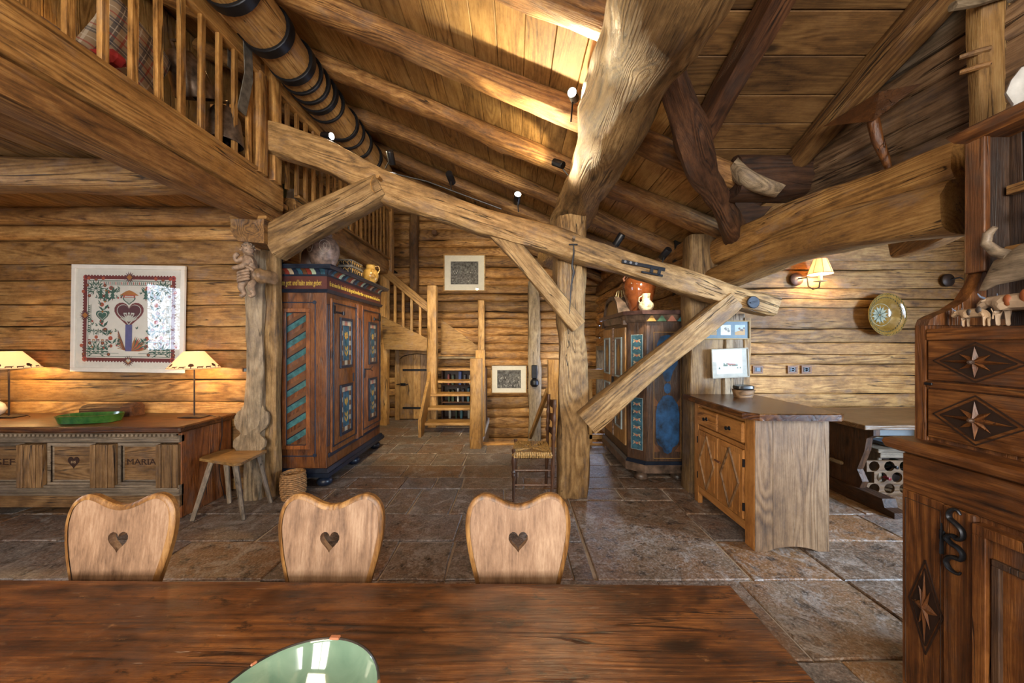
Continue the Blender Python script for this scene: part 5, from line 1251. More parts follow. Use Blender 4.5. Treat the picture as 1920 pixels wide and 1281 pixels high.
socket('wall_socket', 'brown wall socket, left one of the pair above the trestle table', 1485, 693, 4.04, False)
socket('wall_socket', 'brown wall socket, right one of the pair above the trestle table', 1511, 693, 4.04, False)
socket('light_switch', 'small dark light switch on the picture wall beside the grey post', 462, 694, 3.48, True, .07)

# ------------------------------------------------------------------ rush seated chair
RC = thing('rush_chair', 'dark turned wooden chair with rush seat beside the main post', 'chair', (.18, 3.40, 0))
RD = wood('dark', 'Z', .35, bump=.2)
def turned(a, b, r, beads):
    a, b = Vector(a), Vector(b); pts = []; rr = []
    for i in range(33):
        t = i/32; k = r
        for bt_, w_, h_ in beads: k += h_*math.exp(-((t-bt_)/w_)**2)
        pts.append(a.lerp(b, t)); rr.append(k)
    return pts, rr
fl = [(-.19, -.16), (-.17, .19)]; bl = [(.17, -.16), (.15, .20)]
for x, y in fl: 
    p, rr = turned((x, y, 0), (x, y, .50), .014, [(.5, .03, .008), (.56, .015, .010), (.75, .1, .008), (.98, .03, .006), (.03, .03, -.004)]); wp_ = MB().tube(p, rr, 10).obj('leg', RD, RC, smooth=True)
for x, y in bl:
    p, rr = turned((x, y, 0), (x+.03, y, .97), .016, [(.27, .02, .008), (.33, .02, .008), (.62, .02, .010), (.7, .02, .010), (.8, .02, .01), (.95, .02, .009), (.985, .012, .012), (.96, .01, -.008)]); MB().tube(p, rr, 10).obj('leg', RD, RC, smooth=True)
for z in (.16, .30):
    for (ax_, ay), (bx_, by) in ((fl[0], bl[0]), (fl[1], bl[1]), (fl[0], fl[1])): MB().tube([(ax_, ay, z), ((ax_+bx_)/2, (ay+by)/2, z), (bx_, by, z)], [.008, .013, .008], 8).obj('stretcher', RD, RC, smooth=True)
for z, h in ((.60, .06), (.74, .07), (.88, .07)):
    MB().ring([[(.165+.03*z+.02*sin(PI*i/8), -.15+.34*i/8, z-h/2), (.18+.03*z+.02*sin(PI*i/8), -.15+.34*i/8, z-h/2), (.18+.03*z+.02*sin(PI*i/8), -.15+.34*i/8, z+h/2*(1+.5*sin(PI*i/8))), (.165+.03*z+.02*sin(PI*i/8), -.15+.34*i/8, z+h/2*(1+.5*sin(PI*i/8)))] for i in range(9)]).obj('back_slat', RD, RC, smooth=True)
RUSH = plain('rush', (.42, .24, .07), .6, vary=.5, ns=60, bump=.6)
mb = MB(); c4 = [(-.19, -.17), (.17, -.17), (.15, .21), (-.17, .21)]; cen = Vector((-.01, .02, .0))
for s in range(4):
    a, b = Vector(c4[s]), Vector(c4[(s+1) % 4]); n = 17
    for i in range(n):
        p = a.lerp(b, (i+.5)/n); t = 1-abs((i+.5)/n-.5)*2
        q = p.lerp(Vector((-.01, .02)), t*.98)
        mb.tube([(p.x, p.y, .425), (p.x+(p.x+.01)*.04, p.y+(p.y-.02)*.04, .445), (p.x, p.y, .466), (q.x, q.y, .460-.008*t)], .0125, 5)
o = mb.obj('rush_seat', RUSH, RC, smooth=True)

# ------------------------------------------------------------------ stairs
SW = wood('honey', 'X', .42, bump=.3, crack=.3, var=.1); SWz = wood('honey', 'X', .45, bump=.5, var=.06)
ST = thing('staircase', 'open wooden staircase going up at the back of the hall', 'stairs', (-1.1, 6.2, 0))
for i in range(6):
    y = 5.68+.2*i; z = .185+.213*i
    wp(ST, 'tread', wb_((-1.50, y, z-.045), (-.70, y+.27 if i < 5 else 6.98, z), .004), SW if i < 5 else wood('grey', 'X'))
def stringer(x0, x1): return MB().prism([(5.48, 0), (5.70, 0), (5.86, .20), (6.72, 1.13), (6.72, 1.36), (6.55, 1.36), (5.60, .33)], x0, x1, 'x')
wp(ST, 'stringer', MB().prism([(5.46, 0), (5.62, 0), (6.55, 1.06), (6.55, 1.34), (6.42, 1.34), (5.46, .28)], -1.545, -1.50, 'x'), wood('honey', 'Z', .45, bump=.3, crack=.3))
wp(ST, 'stringer', stringer(-.70, -.655), wood('honey', 'Z', .45, bump=.3, crack=.3))
# upper flight along the back wall behind its handrail
yh = 6.22
wp(ST, 'upper_stringer', MB().prism([(P(726, 598, yh).x, P(726, 598, yh).z), (P(804, 636, yh).x, P(804, 636, yh).z), (P(804, 658, yh).x, P(804, 658, yh).z), (P(720, 658, yh).x, P(720, 655, yh).z), (P(715, 592, yh).x, P(715, 592, yh).z)], yh, yh+.05, 'y'), wood('honey', 'X', .5, bump=.4))
for k in range(3): wp(ST, 'upper_tread', wb_((-1.5-.25*k-.27, yh+.05, 1.25+.19*k+.15), (-1.5-.25*k, 6.96, 1.25+.19*k+.19), .003), SW)
NW = wood('honey', 'X', .45, bump=.6, var=.05)
beam('newel', [(P(811, 600, 6.2).x, 6.2, 0), (P(811, 600, 6.2).x, 6.2, 2.55)], .17, .17, NW, sq=7, irr=.008).parent = ST
beam('newel', [(P(893, 700, 4.95).x, 4.95, 0), (P(893, 700, 4.95).x, 4.95, 1.29)], .175, .16, NW, sq=7, irr=.008).parent = ST
beam('newel', [(P(900, 700, 5.5).x, 5.58, 0), (P(900, 700, 5.5).x, 5.58, 1.40)], .15, .15, NW, sq=7, irr=.008).parent = ST
beam('newel', [(P(903, 600, 6.75).x, 6.72, 1.2), (P(903, 600, 6.75).x, 6.72, 2.35)], .13, .11, NW, sq=7, irr=.006).parent = ST
mi = Matrix.Translation((1.1, -6.2, 0))
for c in ST.children:
    if c.name.startswith('newel'): c.matrix_parent_inverse = mi
hr = plank('handrail', P(716, 505, yh), P(806, 580, yh), .055, .14, wood('honey', 'X', .4, bump=.2, crack=.2)); hr.parent = ST; hr.matrix_parent_inverse = mi
for px in (728, 741, 756, 772, 788):
    t = (px-716)/90; ya = 505+75*t; yb2 = 594+(px-720)*.5
    a, b = P(px, ya+3, yh+.03), P(px, yb2+8, yh+.03); b.x = a.x
    o = MB().box((0, 0, 0), (.045, .04, (a-b).length), .004).obj('baluster', wood('honey', 'Z', .45, crack=.2), ST); o.location = (a+b)/2-ST.location
# under-stair wall with arched door
PD = struct(wb_((-2.36, 6.72, 0), (-2.27, 6.78, 1.42), .004).obj('wall_under_stair', wood('honey', 'Z')))
MB().box((-1.545, 6.75, .68), (.05, .06, 1.36), .004).obj('door_post', wood('honey', 'Z'), PD)
lp_ = MB().prism([(-2.27, 1.42)]+[(-2.27, 1.18)]+[(-1.92+.35*cos(PI-PI*i/12), 1.18+.13*sin(PI*i/12)) for i in range(1, 12)]+[(-1.57, 1.18), (-1.57, 1.42)], 6.70, 6.76, 'y').obj('lintel', wood('honey', 'X', .5, bump=.5), PD)
dd = struct(MB().box((-1.92, 6.80, .68), (.7, .01, 1.3)).obj('door_1', BACK))
DB = wood('grey', 'Z', .5, bump=.5, var=.15)
bounds = [-2.262, -2.0, -1.86, -1.70, -1.578]
for a, b in zip(bounds, bounds[1:]):
    arch = lambda x: 1.165+.13*math.sqrt(max(0, 1-((x+1.92)/.35)**2))
    xs = [a+.002+(b-a-.004)*i/5 for i in range(6)]
    MB().prism([(x, arch(x)) for x in xs]+[(b-.002, .02), (a+.002, .02)], 6.745, 6.775, 'y').obj('door_plank', wood('end' if a > -1.9 else 'honey', 'Z', .5, bump=.5), dd)
for z in (.985, .235): MB().box((-1.88, 6.735, z), (.66, .012, .04), .004).obj('strap_hinge', IRON, dd)
MB().tube([(-2.32, 6.70, .70), (-2.22, 6.70, .72), (-2.18, 6.71, .68), (-2.1, 6.72, .71)], .01, 6).box((-2.2, 6.735, .70), (.1, .02, .05), .003).obj('latch', IRON, dd)
# slanted boards behind the stair, and the things stored there
struct(MB().prism([(-1.5, 1.3), (-.7, 1.3), (-.7, 1.42), (-1.5, 2.0)], 6.93, 6.97, 'y').obj('trim_2', wood('honey', 'X', .5)))
sh = thing('book_shelf', 'dark shelf unit under the open staircase', 'shelf', (-1.0, 6.8, 0))
for z in (.02, .35, .68, 1.0): bx('shelf_board', (0, .02, z), (.84, .24, .022), wood('dark', 'X'), sh)
for x in (-.43, .43): bx('side_board', (x, .02, .52), (.02, .24, 1.02), wood('dark', 'Z'), sh)
bx('back_board', (0, .14, .52), (.86, .01, 1.02), plain('dark_wood_back', (.03, .012, .006)), sh, 0)
bcols = [(.04, .12, .15), (.5, .5, .46), (.2, .03, .02), (.03, .05, .02), (.05, .05, .06), (.3, .22, .1), (.02, .05, .2), (.4, .38, .3)]
bkn = ['blue', 'white', 'red', 'dark green', 'black', 'tan', 'navy', 'cream']
ORD = ['first', 'second', 'third', 'fourth', 'fifth', 'sixth', 'seventh', 'eighth', 'ninth', 'tenth']+['%dth' % i for i in range(11, 40)]
def book(loc, w_, d, h, k, label, group, rot=(0, 0, 0)):
    t = thing('book', label, 'book', loc, group=group); t.rotation_euler = rot
    MB().box((0, 0, h/2), (w_, d, h), .002).obj('cover', plain('cover_'+bkn[k].replace(' ', '_'), bcols[k], .4, bump=0), t)
    MB().box((0, d*.02, h/2), (w_*.8, d*.99, h*.96), 0).obj('pages', PAPER, t); return t
rows = ((.031, 'bottom'), (.361, 'second'), (.691, 'third'))
for z, nm in rows:
    x = -1.38+R.uniform(0, .1); n = 0
    while x < -.65 and n < 6:
        w_ = R.uniform(.025, .05); k = R.randrange(8)
        book((x+w_/2, 6.80, z), w_, .16, R.uniform(.18, .27), k, '%s book, %s from left on the %s board of the shelf under the stairs' % (bkn[k], ORD[n], nm), 'books under the stairs'); x += w_+R.uniform(.02, .12); n += 1
# books standing in the side of the stair, seen right of the newel
for i, (z, k) in enumerate(((.62, 1), (.40, 2), (.18, 6))):
    book((-.585, 6.4-.1*i, z-.17), .03, .16, .24, k, '%s book at the open side of the stairs beside the newel' % bkn[k], 'books at the side of the stairs')
sb = thing('side_shelves', 'narrow shelf unit along the open side of the stairs', 'shelf', (-.6, 6.3, 0))
for z in (.0, .22, .44, .66): bx('shelf_board', (.015, 0, z), (.06, .5, .014), wood('loft', 'Y'), sb)
bx('end_board', (.015, .25, .35), (.06, .02, .72), wood('loft', 'Z'), sb)
# stairwell guard: right newel, rail and baluster; descending rail
GR = thing('stairwell_guard', 'golden newel and rail guarding the stairwell, left and right of the main post', 'railing', (.6, 5.0, 0))
beam('newel', [(.57, 5.03, 0), (.57, 5.03, 1.27)], .17, .165, NW, sq=7, irr=.008).parent = GR
plank('handrail', (.655, 5.09, 1.05), (1.62, 5.09, 1.05), .06, .15, SW).parent = GR
for x in (1.13, 1.4): plank('baluster', (x, 5.09, 0), (x, 5.09, .98), .05, .05, SW).parent = GR
plank('lower_rail', (.655, 5.09, .12), (1.62, 5.09, .12), .05, .07, SW).parent = GR
plank('descending_rail', (.50, 5.15, .80), (.30, 6.6, -.30), .05, .09, SW).parent = GR
for c in GR.children: c.matrix_parent_inverse = Matrix.Translation((-.6, -5.0, 0))
po = thing('iron_lamp_pot', 'small dark iron box and round pot fixed on the pale stairwell post', 'lantern', (.39, 6.74, .82))
MB().box((0, 0, .13), (.11, .06, .26), .01).obj('iron_box', IRON, po); MB().lathe([(.05, -.16), (.085, -.12), (.085, -.06), (.06, -.02), (.03, 0)], (0, -.03, 0), 20).obj('round_pot', IRON, po, smooth=True)
# prints on the back wall
ENG = plain('engraving_grey', (.10, .10, .10), .6, vary=.9, ns=22, bump=0)
def engraving(label, px, py, w_, h_):
    t, M = framed('framed_print', label, 'picture', P(px, py, 6.94), w_, h_, .022, wood('honey', 'X', .4, crack=0), 0, depth=.025)
    mb = MB(); r = random.Random(px); W, H = w_*.66, h_*.62
    mb.add([(-W/2, -H/2, .0075), (W/2, -H/2, .0075), (W/2, H/2, .0075), (-W/2, H/2, .0075)], [(0, 1, 2, 3)], 0, M)
    for i in range(150):
        x = r.uniform(-.46, .46)*W; y = r.uniform(-.44, .1)*H if i % 3 else r.uniform(-.4, .44)*H; s = r.uniform(.006, .022)
        m = 1 if r.random() < .62 or y > .15*H else 2
        mb.add([(x+s*.5*cos(q)*r.uniform(.6, 1), y+s*sin(q)*r.uniform(.6, 1), .0077+i*.00002) for q in (0, 1, 2, 3, 4, 5)], [tuple(range(6))], m, M)
    mb.obj('engraving', [ENG, plain('engraving_black', (.02, .02, .02), bump=0), plain('engraving_light', (.42, .42, .40), bump=0)], t)
engraving('framed black and white print, upper one high on the log wall', 871, 512, .85, .75)
engraving('framed black and white print, lower one by the stairwell', 954.5, 711, .73, .59)
kn = thing('wall_hook', 'small round brown knob on the log wall left of the upper print', 'hook', P(816, 438, 6.93))
MB().lathe([(.03, 0), (.055, .03), (.04, .08), (.05, .1)], n=14, M=FM((0, 0, 0), (1, 0, 0))).obj('knob_body', paint('knob_brown', (.14, .06, .02)), kn, smooth=True)
# ------------------------------------------------------------------ loft railing, one baluster each
RL = thing('loft_railing', 'brown loft railing with flat balusters, near part left of the corner post', 'railing', (-2.3, 2.0, 3.05))
BLM = wood('loft', 'X', .5, bump=.4, var=.25)
def kid(o, r): o.parent = r; o.matrix_parent_inverse = Matrix.Translation(r.location).inverted(); return o
kid(plank('handrail', (-2.3, -.5, 3.97), (-2.3, 3.05, 3.97), .07, .13, BLM), RL)
kid(plank('bottom_rail', (-2.3, -.5, 3.055), (-2.3, 3.05, 3.055), .06, .03, BLM), RL)
for i in range(-5, 10):
    y = 1.609+.149*i; w_ = .042 if i else .08
    kid(plank('baluster', (-2.3, y, 3.06), (-2.3+R.uniform(-.008, .008), y, 3.92), w_, .03, BLM, up=(1, 0, 0)), RL)
kid(beam('rail_post', [(-2.3, 3.07, 3.03), (-2.3, 3.07, 3.93)], .1, .1, BLM, sq=7, irr=.006), RL)
kid(beam('rail_post', [(-2.29, 3.24, 3.03), (-2.29, 3.24, 4.25)], .1, .1, BLM, sq=7, irr=.006), RL)
RL2 = thing('loft_railing', 'brown loft railing behind the sloping tie beam, above the painted wardrobe', 'railing', (-2.3, 4.8, 3.05))
kid(plank('handrail', (-2.3, 3.3, 3.97), (-2.3, 6.3, 3.97), .07, .10, BLM), RL2)
kid(plank('bottom_rail', (-2.3, 3.6, 3.055), (-2.3, 6.3, 3.055), .06, .03, BLM), RL2)
for i in range(19):
    y = 3.45+.15*i; kid(plank('baluster', (-2.3, y, 3.06), (-2.3, y, 3.92), .045, .03, BLM, up=(1, 0, 0)), RL2)
kid(beam('rail_post', [(-2.3, 6.3, 2.75), (-2.3, 6.3, 4.1)], .12, .12, BLM, sq=7, irr=.006), RL2)
# loft books behind the rear railing
y = 3.75; i = 0
while y < 6.2:
    w_ = R.uniform(.03, .05); k = R.choice([0, 1, 6, 3, 1, 5, 2, 7])
    h = R.uniform(.22, .32)
    t = book((-2.62, y, 2.99), .16, w_, h, k, '%s book behind the rear loft railing, %s from the corner post' % (bkn[k], ORD[i]), 'books behind the rear loft railing', (R.uniform(-.25, .1), 0, 0))
    y += w_+R.uniform(.01, .05) if i % 5 else .2; i += 1
bs = thing('slanted_shelf', 'slanted shelf boards in the loft behind the rear railing', 'shelf', (-2.9, 4.8, 2.98))
for z in (.45, .85): bx('shelf_board', (0, 0, z), (.25, 2.8, .03), wood('loft', 'Y'), bs)
for y in (-1.4, 0, 1.4): bx('side_board', (0, y, .45), (.25, .03, .9), wood('loft', 'Z'), bs)
# loft floor seen through the rail is the boards; things by the near railing
def tartan(name, base, c1, c2, c3, s=9.0):
    m, nt, b = nmat(name); tc = N(nt, 'ShaderNodeTexCoord'); sp = N(nt, 'ShaderNodeSeparateXYZ'); nt.links.new(tc.outputs['Object'], sp.inputs[0])
    def band(ch, off, w_, f): 
        q = mth(nt, 'FRACT', mth(nt, 'ADD', mth(nt, 'MULTIPLY', sp.outputs[ch], f), off)); return mth(nt, 'LESS_THAN', q, w_)
    c = base
    for ch in (1, 2):
        for off, w_, col in ((0, .22, c1), (.3, .05, c3), (.6, .07, c2), (.9, .03, c3)):
            c = mixc(nt, mth(nt, 'MULTIPLY', band(ch, off, w_, s), .65), c, col)
    nt.links.new(c, b.inputs['Base Color']); b.inputs['Roughness'].default_value = .85; return m
TA = tartan('tartan', (.34, .27, .19), (.035, .05, .085), (.30, .02, .02), (.6, .57, .5), 6.5)
cu = thing('tartan_cushion', 'grey tartan cushion leaning behind the near loft railing', 'cushion', (-2.5, 2.12, 3.12)); cu.rotation_euler = (-.35, 0, 0)
def pillow(w_, d, h, n=14):
    mb = MB(); rs = []
    vs = []; fs = []
    for s in (1, -1):
        for i in range(n+1):
            for j in range(n+1):
                u, v = i/n*2-1, j/n*2-1
                t = ((1-u*u)*(1-v*v))**.42
                vs.append((s*t*d/2, u*w_/2*(1-.06*(1-abs(v))), v*h/2*(1-.06*(1-abs(u)))+h/2))
    m_ = (n+1)**2
    for s in range(2):
        for i in range(n):
            for j in range(n):
                a = s*m_+i*(n+1)+j; fs.append((a, a+1, a+n+2, a+n+1))
    return mb.add(vs, fs)
pillow(.42, .16, .55).obj('cushion_body', TA, cu, smooth=True)
cv = thing('striped_cushion', 'long tartan seat cushion with red piping on the loft floor', 'cushion', (-2.55, 1.72, 3.10))
MB().box((0, 0, .04), (.3, .62, .09), .03).obj('cushion_body', tartan('tartan_red', (.45, .36, .28), (.15, .12, .2), (.4, .03, .03), (.65, .6, .55), 12), cv, smooth=True)
MB().box((0, .30, .09), (.45, .1, .08), .03).obj('red_piping', paint('red_cloth', (.35, .02, .02), rough=.8), cv)
BZ = plain('old_bronze', (.16, .12, .09), .4, .6, vary=.4)
def bell(label, c, s, rot):
    t = thing('cow_bell', label, 'bell', c, group='cow bells hung on the loft railing'); t.rotation_euler = rot
    MB().lathe([(.13*s, -.30*s), (.135*s, -.29*s), (.125*s, -.2*s), (.11*s, -.08*s), (.07*s, -.01*s), (.0001, 0), (.0001, -.02*s), (.06*s, -.03*s), (.1*s, -.1*s), (.118*s, -.2*s), (.125*s, -.30*s)], n=28, caps=False).obj('bell_body', BZ if s > .9 else IRON, t, smooth=True)
    MB().tube([(-.03*s, 0, 0), (-.03*s, 0, .05*s), (.03*s, 0, .05*s), (.03*s, 0, 0)], .012*s, 6).obj('bell_loop', BZ, t, smooth=True)
    MB().lathe([(.0001, -.32*s), (.03*s, -.29*s), (.012*s, -.25*s), (.008*s, -.03*s)], n=10).obj('clapper', IRON, t, smooth=True)
    return t
bell('open-mouthed dark metal bell behind the near loft railing', (-2.46, 2.50, 3.66), 1.0, (.5, 0, 0))
bell('bronze bell with flared lip hanging near the corner post of the loft', (-2.40, 2.82, 3.45), .98, (0, 0, 0))
bell('small black bell hanging high under the loft handrail', (-2.5, 2.1, 3.98), .8, (1.0, 0, 0))
st = thing('leather_strap', 'broad grey leather bell strap hung over the loft handrail', 'strap', (-2.27, 2.86, 4.04))
pts = [(-.10, 0, -.25), (-.10, 0, -.05), (-.06, 0, .02), (.0, 0, .02), (.03, 0, -.04), (.04, -.01, -.3), (-.02, -.01, -.6)]
mb = MB().ring([[(x, -.045, z), (x, .045, z), (x+.006, .045, z+.004), (x+.006, -.045, z+.004)] for x, _, z in pts]); mb.obj('strap_band', plain('grey_leather', (.14, .13, .11), .5, vary=.4), st)
lf = thing('log_pile', 'small dark log lying on the loft edge by the corner post', 'log', (-2.45, 2.75, 3.0))
MB().tube([(0, -.2, .06), (.0, .0, .07), (.02, .18, .05)], [.05, .055, .04], 10).obj('log_bark', wood('weather', 'Y'), lf, smooth=True)
bgp = thing('dark_bag', 'dark blue and black bag on the loft at the upper left corner', 'bag', (-2.75, 1.42, 2.99))
pillow(.6, .35, .8).obj('bag_body', plain('navy_cloth', (.015, .03, .08), .8, vary=.5), bgp, smooth=True)
bd = thing('dark_basket', 'low dark wooden tray behind the second loft baluster', 'tray', (-2.8, 1.75, 3.1))
MB().lathe([(.12, 0), (.2, .04), (.26, .05), (.24, .06), (.18, .05)], n=20).obj('tray_body', wood('dark', 'Z'), bd)
# loft ladder boards: upright wall boards behind railing
# ------------------------------------------------------------------ spotlights on the tie beam and purlins
def spot_fix(label, base, head, aim, e, lit=True, L_=.11, r=.033, ang=80, col=WARM):
    base, head, aim = Vector(base), Vector(head), Vector(aim)
    t = thing('spotlight', label, 'spotlight', base)
    MB().tube([(0, 0, 0), head-base], .006, 6).obj('stem', BLACK, t)
    d = (aim-head).normalized(); M = d.to_track_quat('Z', 'Y').to_matrix().to_4x4(); M.translation = head-base
    MB().lathe([(r*.9, -L_*.55), (r, -L_*.5), (r, L_*.5), (r*.9, L_*.5), (r*.85, L_*.42)], n=20, M=M).obj('housing', BLACK, t, smooth=True)
    MB().lathe([(.0001, L_*.43), (r*.84, L_*.43), (r*.84, L_*.44), (.0001, L_*.44)], n=20, M=M, caps=False).obj('lens', emis('spot_lens', (1, .93, .8), 45), t)
    if e: spotl('spot_beam', head+d*(L_*.55), aim, e, col, ang)
    return t
Yt = 3.2
spot_fix('black spotlight on the tie beam near the banded log, lamp facing right', P(604, 284, Yt), P(614, 255, Yt), P(760, 262, 2.9), 25)
spot_fix('black spotlight on the tie beam above the top of the short brace', P(722, 316, Yt), P(733, 296, Yt), (-1.3, 6.0, .6), 150, ang=75)
spot_fix('black spotlight on the tie beam right of the short brace', P(846, 356, Yt), P(845, 334, Yt), (-.1, 6.9, 1.8), 130, ang=75)
spot_fix('lit spotlight over the tie beam above the thin brace, shining at the camera', P(972, 398, Yt), P(970, 372, Yt), P(1010, 40, 1.9), 110, ang=110)
spot_fix('small spotlight on the left side of the round purlin', (.50, 3.05, 2.98), P(1047, 307, 3.05), P(985, 285, 3.3), 18)
spot_fix('black spotlight on the tie beam right of the main post', P(1150, 472, Yt), P(1160, 450, Yt), (-.4, 4.9, 0), 130, ang=75)
spot_fix('black spotlight on the tie beam above the iron latch', P(1240, 498, Yt), P(1247, 476, Yt), (.9, 5.2, 1.2), 60, col=(1, .86, .62))
spot_fix('lit spotlight high under the rafters left of the round purlin', (.42, 2.55, 3.16), P(1075, 179, 2.42), P(1020, 60, 1.7), 85, ang=115)
spot_fix('lit spotlight inside the loft above the tartan cushion', (-2.55, 2.2, 4.25), (-2.42, 2.18, 4.06), (-2.2, .6, 3.4), 12)
spotl('loft_lamp', (-2.9, 3.3, 4.2), (-3.6, 1.5, 3.2), 30, (1, .6, .25), 130)
trk = tag(MB().tube([P(560, 277, Yt), P(690, 314, Yt), P(800, 340, Yt), P(940, 392, Yt)], .006, 6).obj('lamp_cable', BLACK), 'thin cable running along the top of the tie beam', 'cable')
# iron things on the timbers
dk_ = thing('iron_disc', 'round dark iron disc nailed to the right end of the tie beam', 'disc', P(1412, 567, 3.09))
MB().lathe([(.056, 0), (.056, .006), (.05, .01), (.0001, .010)], n=28, M=FM((0, 0, 0), (1, 0, 0)), caps=False).obj('disc_body', IRON, dk_, smooth=False)
MB().box((0, 0, 0), (.07, .012, .006), .002, M=FM((0, -.012, 0), (1, 0, .2))).obj('cross_bar', IRON, dk_)
lt = thing('iron_latch', 'black wrought iron door latch mounted on the tie beam', 'latch', P(1205, 504, 3.09))
M = FM((0, 0, 0), (1, 0, 0)) @ Matrix.Rotation(math.radians(-11), 4, 'Z')
MB().box((0, .03, .004), (.40, .032, .008), .002, M=M).obj('back_plate', IRON, lt)
MB().box((.08, .0, .006), (.03, .06, .01), .002, M=M).box((.15, .0, .006), (.03, .06, .01), .002, M=M).box((.09, -.03, .006), (.2, .018, .01), .003, M=M).obj('lower_bracket', IRON, lt)
for x in (-.17, -.12, -.07): MB().lathe([(.012, 0), (.012, .006)], (x, .03, .008), 10, M=M).obj('rivet', paint('rivet', (.15, .16, .18)), lt)
hg = thing('wooden_peg', 'short wooden peg and iron spike on the top of the main post', 'peg', P(1075, 452, 3.09))
MB().tube([(0, .02, .01), (.0, -.04, .02)], .014, 8).obj('peg_body', wood('grey', 'X'), hg)
sp_ = MB().box((0, .005, -.03), (.08, .006, .012), .002).tube([(0, 0, -.03), (.005, 0, -.10), (-.012, 0, -.22), (.004, 0, -.28), (-.02, 0, -.40), (-.035, 0, -.66)], [.005, .007, .01, .012, .007, .003], 6); sp_.obj('iron_spike', IRON, hg)
nt_ = thing('wooden_peg', 'small wooden peg with a curved horn hanging at the brace joint', 'peg', P(706, 337, 3.06))
MB().tube([(.02, .05, .02), (.02, -.03, .015)], .016, 8).tube([(-.03, 0, .03), (-.05, -.01, -.03), (-.04, -.01, -.09), (-.01, 0, -.13)], [.004, .007, .006, .003], 6).obj('peg_body', wood('honey', 'X'), nt_)
# pegs at the upper right
for px, py, lab in ((1826, 99, 'upper wooden peg stuck in the golden post, upper right'), (1826, 128, 'lower wooden peg stuck in the golden post, upper right')):
    tag(MB().tube([P(px-27, py+9, 1.58), P(px, py, 1.55), P(px+30, py-8, 1.53)], [.010, .013, .013], 7).obj('wooden_peg', wood('beam', 'X')), lab, 'peg', 'pegs in the golden post')
tag(MB().tube([P(1786, 12, 1.5), P(1830, 3, 1.5), P(1900, -20, 1.5)], [.018, .022, .024], 9).obj('wooden_rod', wood('grey', 'X')), 'pale round pole end at the upper right corner', 'pole')
# wooden folded hood on a curved handle on the gable boards
hd = thing('wooden_corner_bracket', 'dark carved triangular wooden hood on a curved stem, on the gable boards', 'carving', P(1645, 212, 2.0))
c = Vector(hd.location)
a, b, e, top, bot = P(1545, 237, 2.12), P(1729, 156, 1.80), P(1640, 226, 1.92), P(1649, 172, 1.95), P(1638, 227, 1.9)
dz = Vector((.01, .03, .0)); v = [x-c for x in (a, top, bot, b)]
def slab3(p, q, r, m, nm): 
    th = Vector((.012, .02, .012)); MB().add([p, q, r, p+th, q+th, r+th], [(0, 1, 2), (5, 4, 3), (0, 3, 4, 1), (1, 4, 5, 2), (2, 5, 3, 0)]).obj(nm, m, hd)
slab3(v[0], v[1], v[2], wood('hutch', 'X', .4), 'carved_face'); slab3(v[3], v[1], v[2], wood('dark', 'X', .4), 'dark_face')
MB().tube([P(x, y, Y)-c for x, y, Y in ((1637, 226, 1.93), (1645, 262, 1.93), (1660, 298, 1.94), (1674, 340, 1.95))], [.028, .026, .02, .008], 10).obj('curved_stem', wood('hutch', 'Z', .35), hd, smooth=True)

# ------------------------------------------------------------------ hutch at the right edge
HU = thing('hutch', 'tall dark carved wooden hutch with star drawers at the right edge', 'hutch', (1.9, .7, 0))
HW = wood('hutch', 'Z', .42, bump=.4, scale=1.1, var=.1); HY = wood('hutch', 'Y', .42, bump=.4, scale=1.1, var=.1); HD = wood('armdk', 'Z', .5)
yf = 1.42; y0 = .05; xf = 1.625; xu = 1.665
wp(HU, 'lower_carcass', wb_((xf, y0, .08), (2.2, yf, 1.05), .003), HW)
wp(HU, 'plinth', wb_((xf+.03, y0, 0), (2.2, yf-.03, .08), 0), HD)
wp(HU, 'counter', MB().ring([[(xf-.05+o, yf+.045-o, z), (xf-.05+o, y0, z), (2.2, y0, z), (2.2, yf+.045-o, z)] for z, o in ((1.055, .03), (1.065, .008), (1.085, 0), (1.10, .004), (1.11, .02))]), HY)
wp(HU, 'frieze_rail', wb_((xf-.012, y0, .90), (xf+.02, yf+.0, 1.05), .003), HY)
wp(HU, 'side_stile', wb_((xf-.014, 1.282, .08), (xf+.01, yf, .90), .003), HW)
dr = wp(HU, 'door', wb_((xf-.016, .35, .10), (xf+.01, 1.186, .88), .003), HW)
wp(HU, 'fixed_stile', wb_((xf-.022, 1.19, .08), (xf+.0, 1.279, .90), .004), HW)
wpM(HU, 'door_frame', lambda m, M: frm(m, 0, 0, .83, .78, .035, .03, 0, M), FM((xf-.012, .768, .49), (0, -1, 0)), HW, dr)
wpM(HU, 'door_moulding', lambda m, M: frm(m, 0, -.02, .75, .62, .02, .015, 0, M), FM((xf-.016, .768, .49), (0, -1, 0)), HD, dr)
def star(mb, M, w_, h_, m0=0, m1=1):
    vs = [(0, 0, .014)]; 
    n = 8; tips = []; vals = []
    for i in range(8):
        a = i*PI/4; card = i % 2 == 0
        rx, ry = (w_/2, h_/2) if card else (w_/2*.62, h_/2*.72)
        tips.append((rx*cos(a), ry*sin(a), .003))
        av = a+PI/8; vals.append((w_/2*.24*cos(av), h_/2*.36*sin(av), .0))
    for i in range(8):
        mb.add([vs[0], tips[i], vals[i], vals[i-1]], [(0, 1, 2), (0, 3, 1)], m0, M)
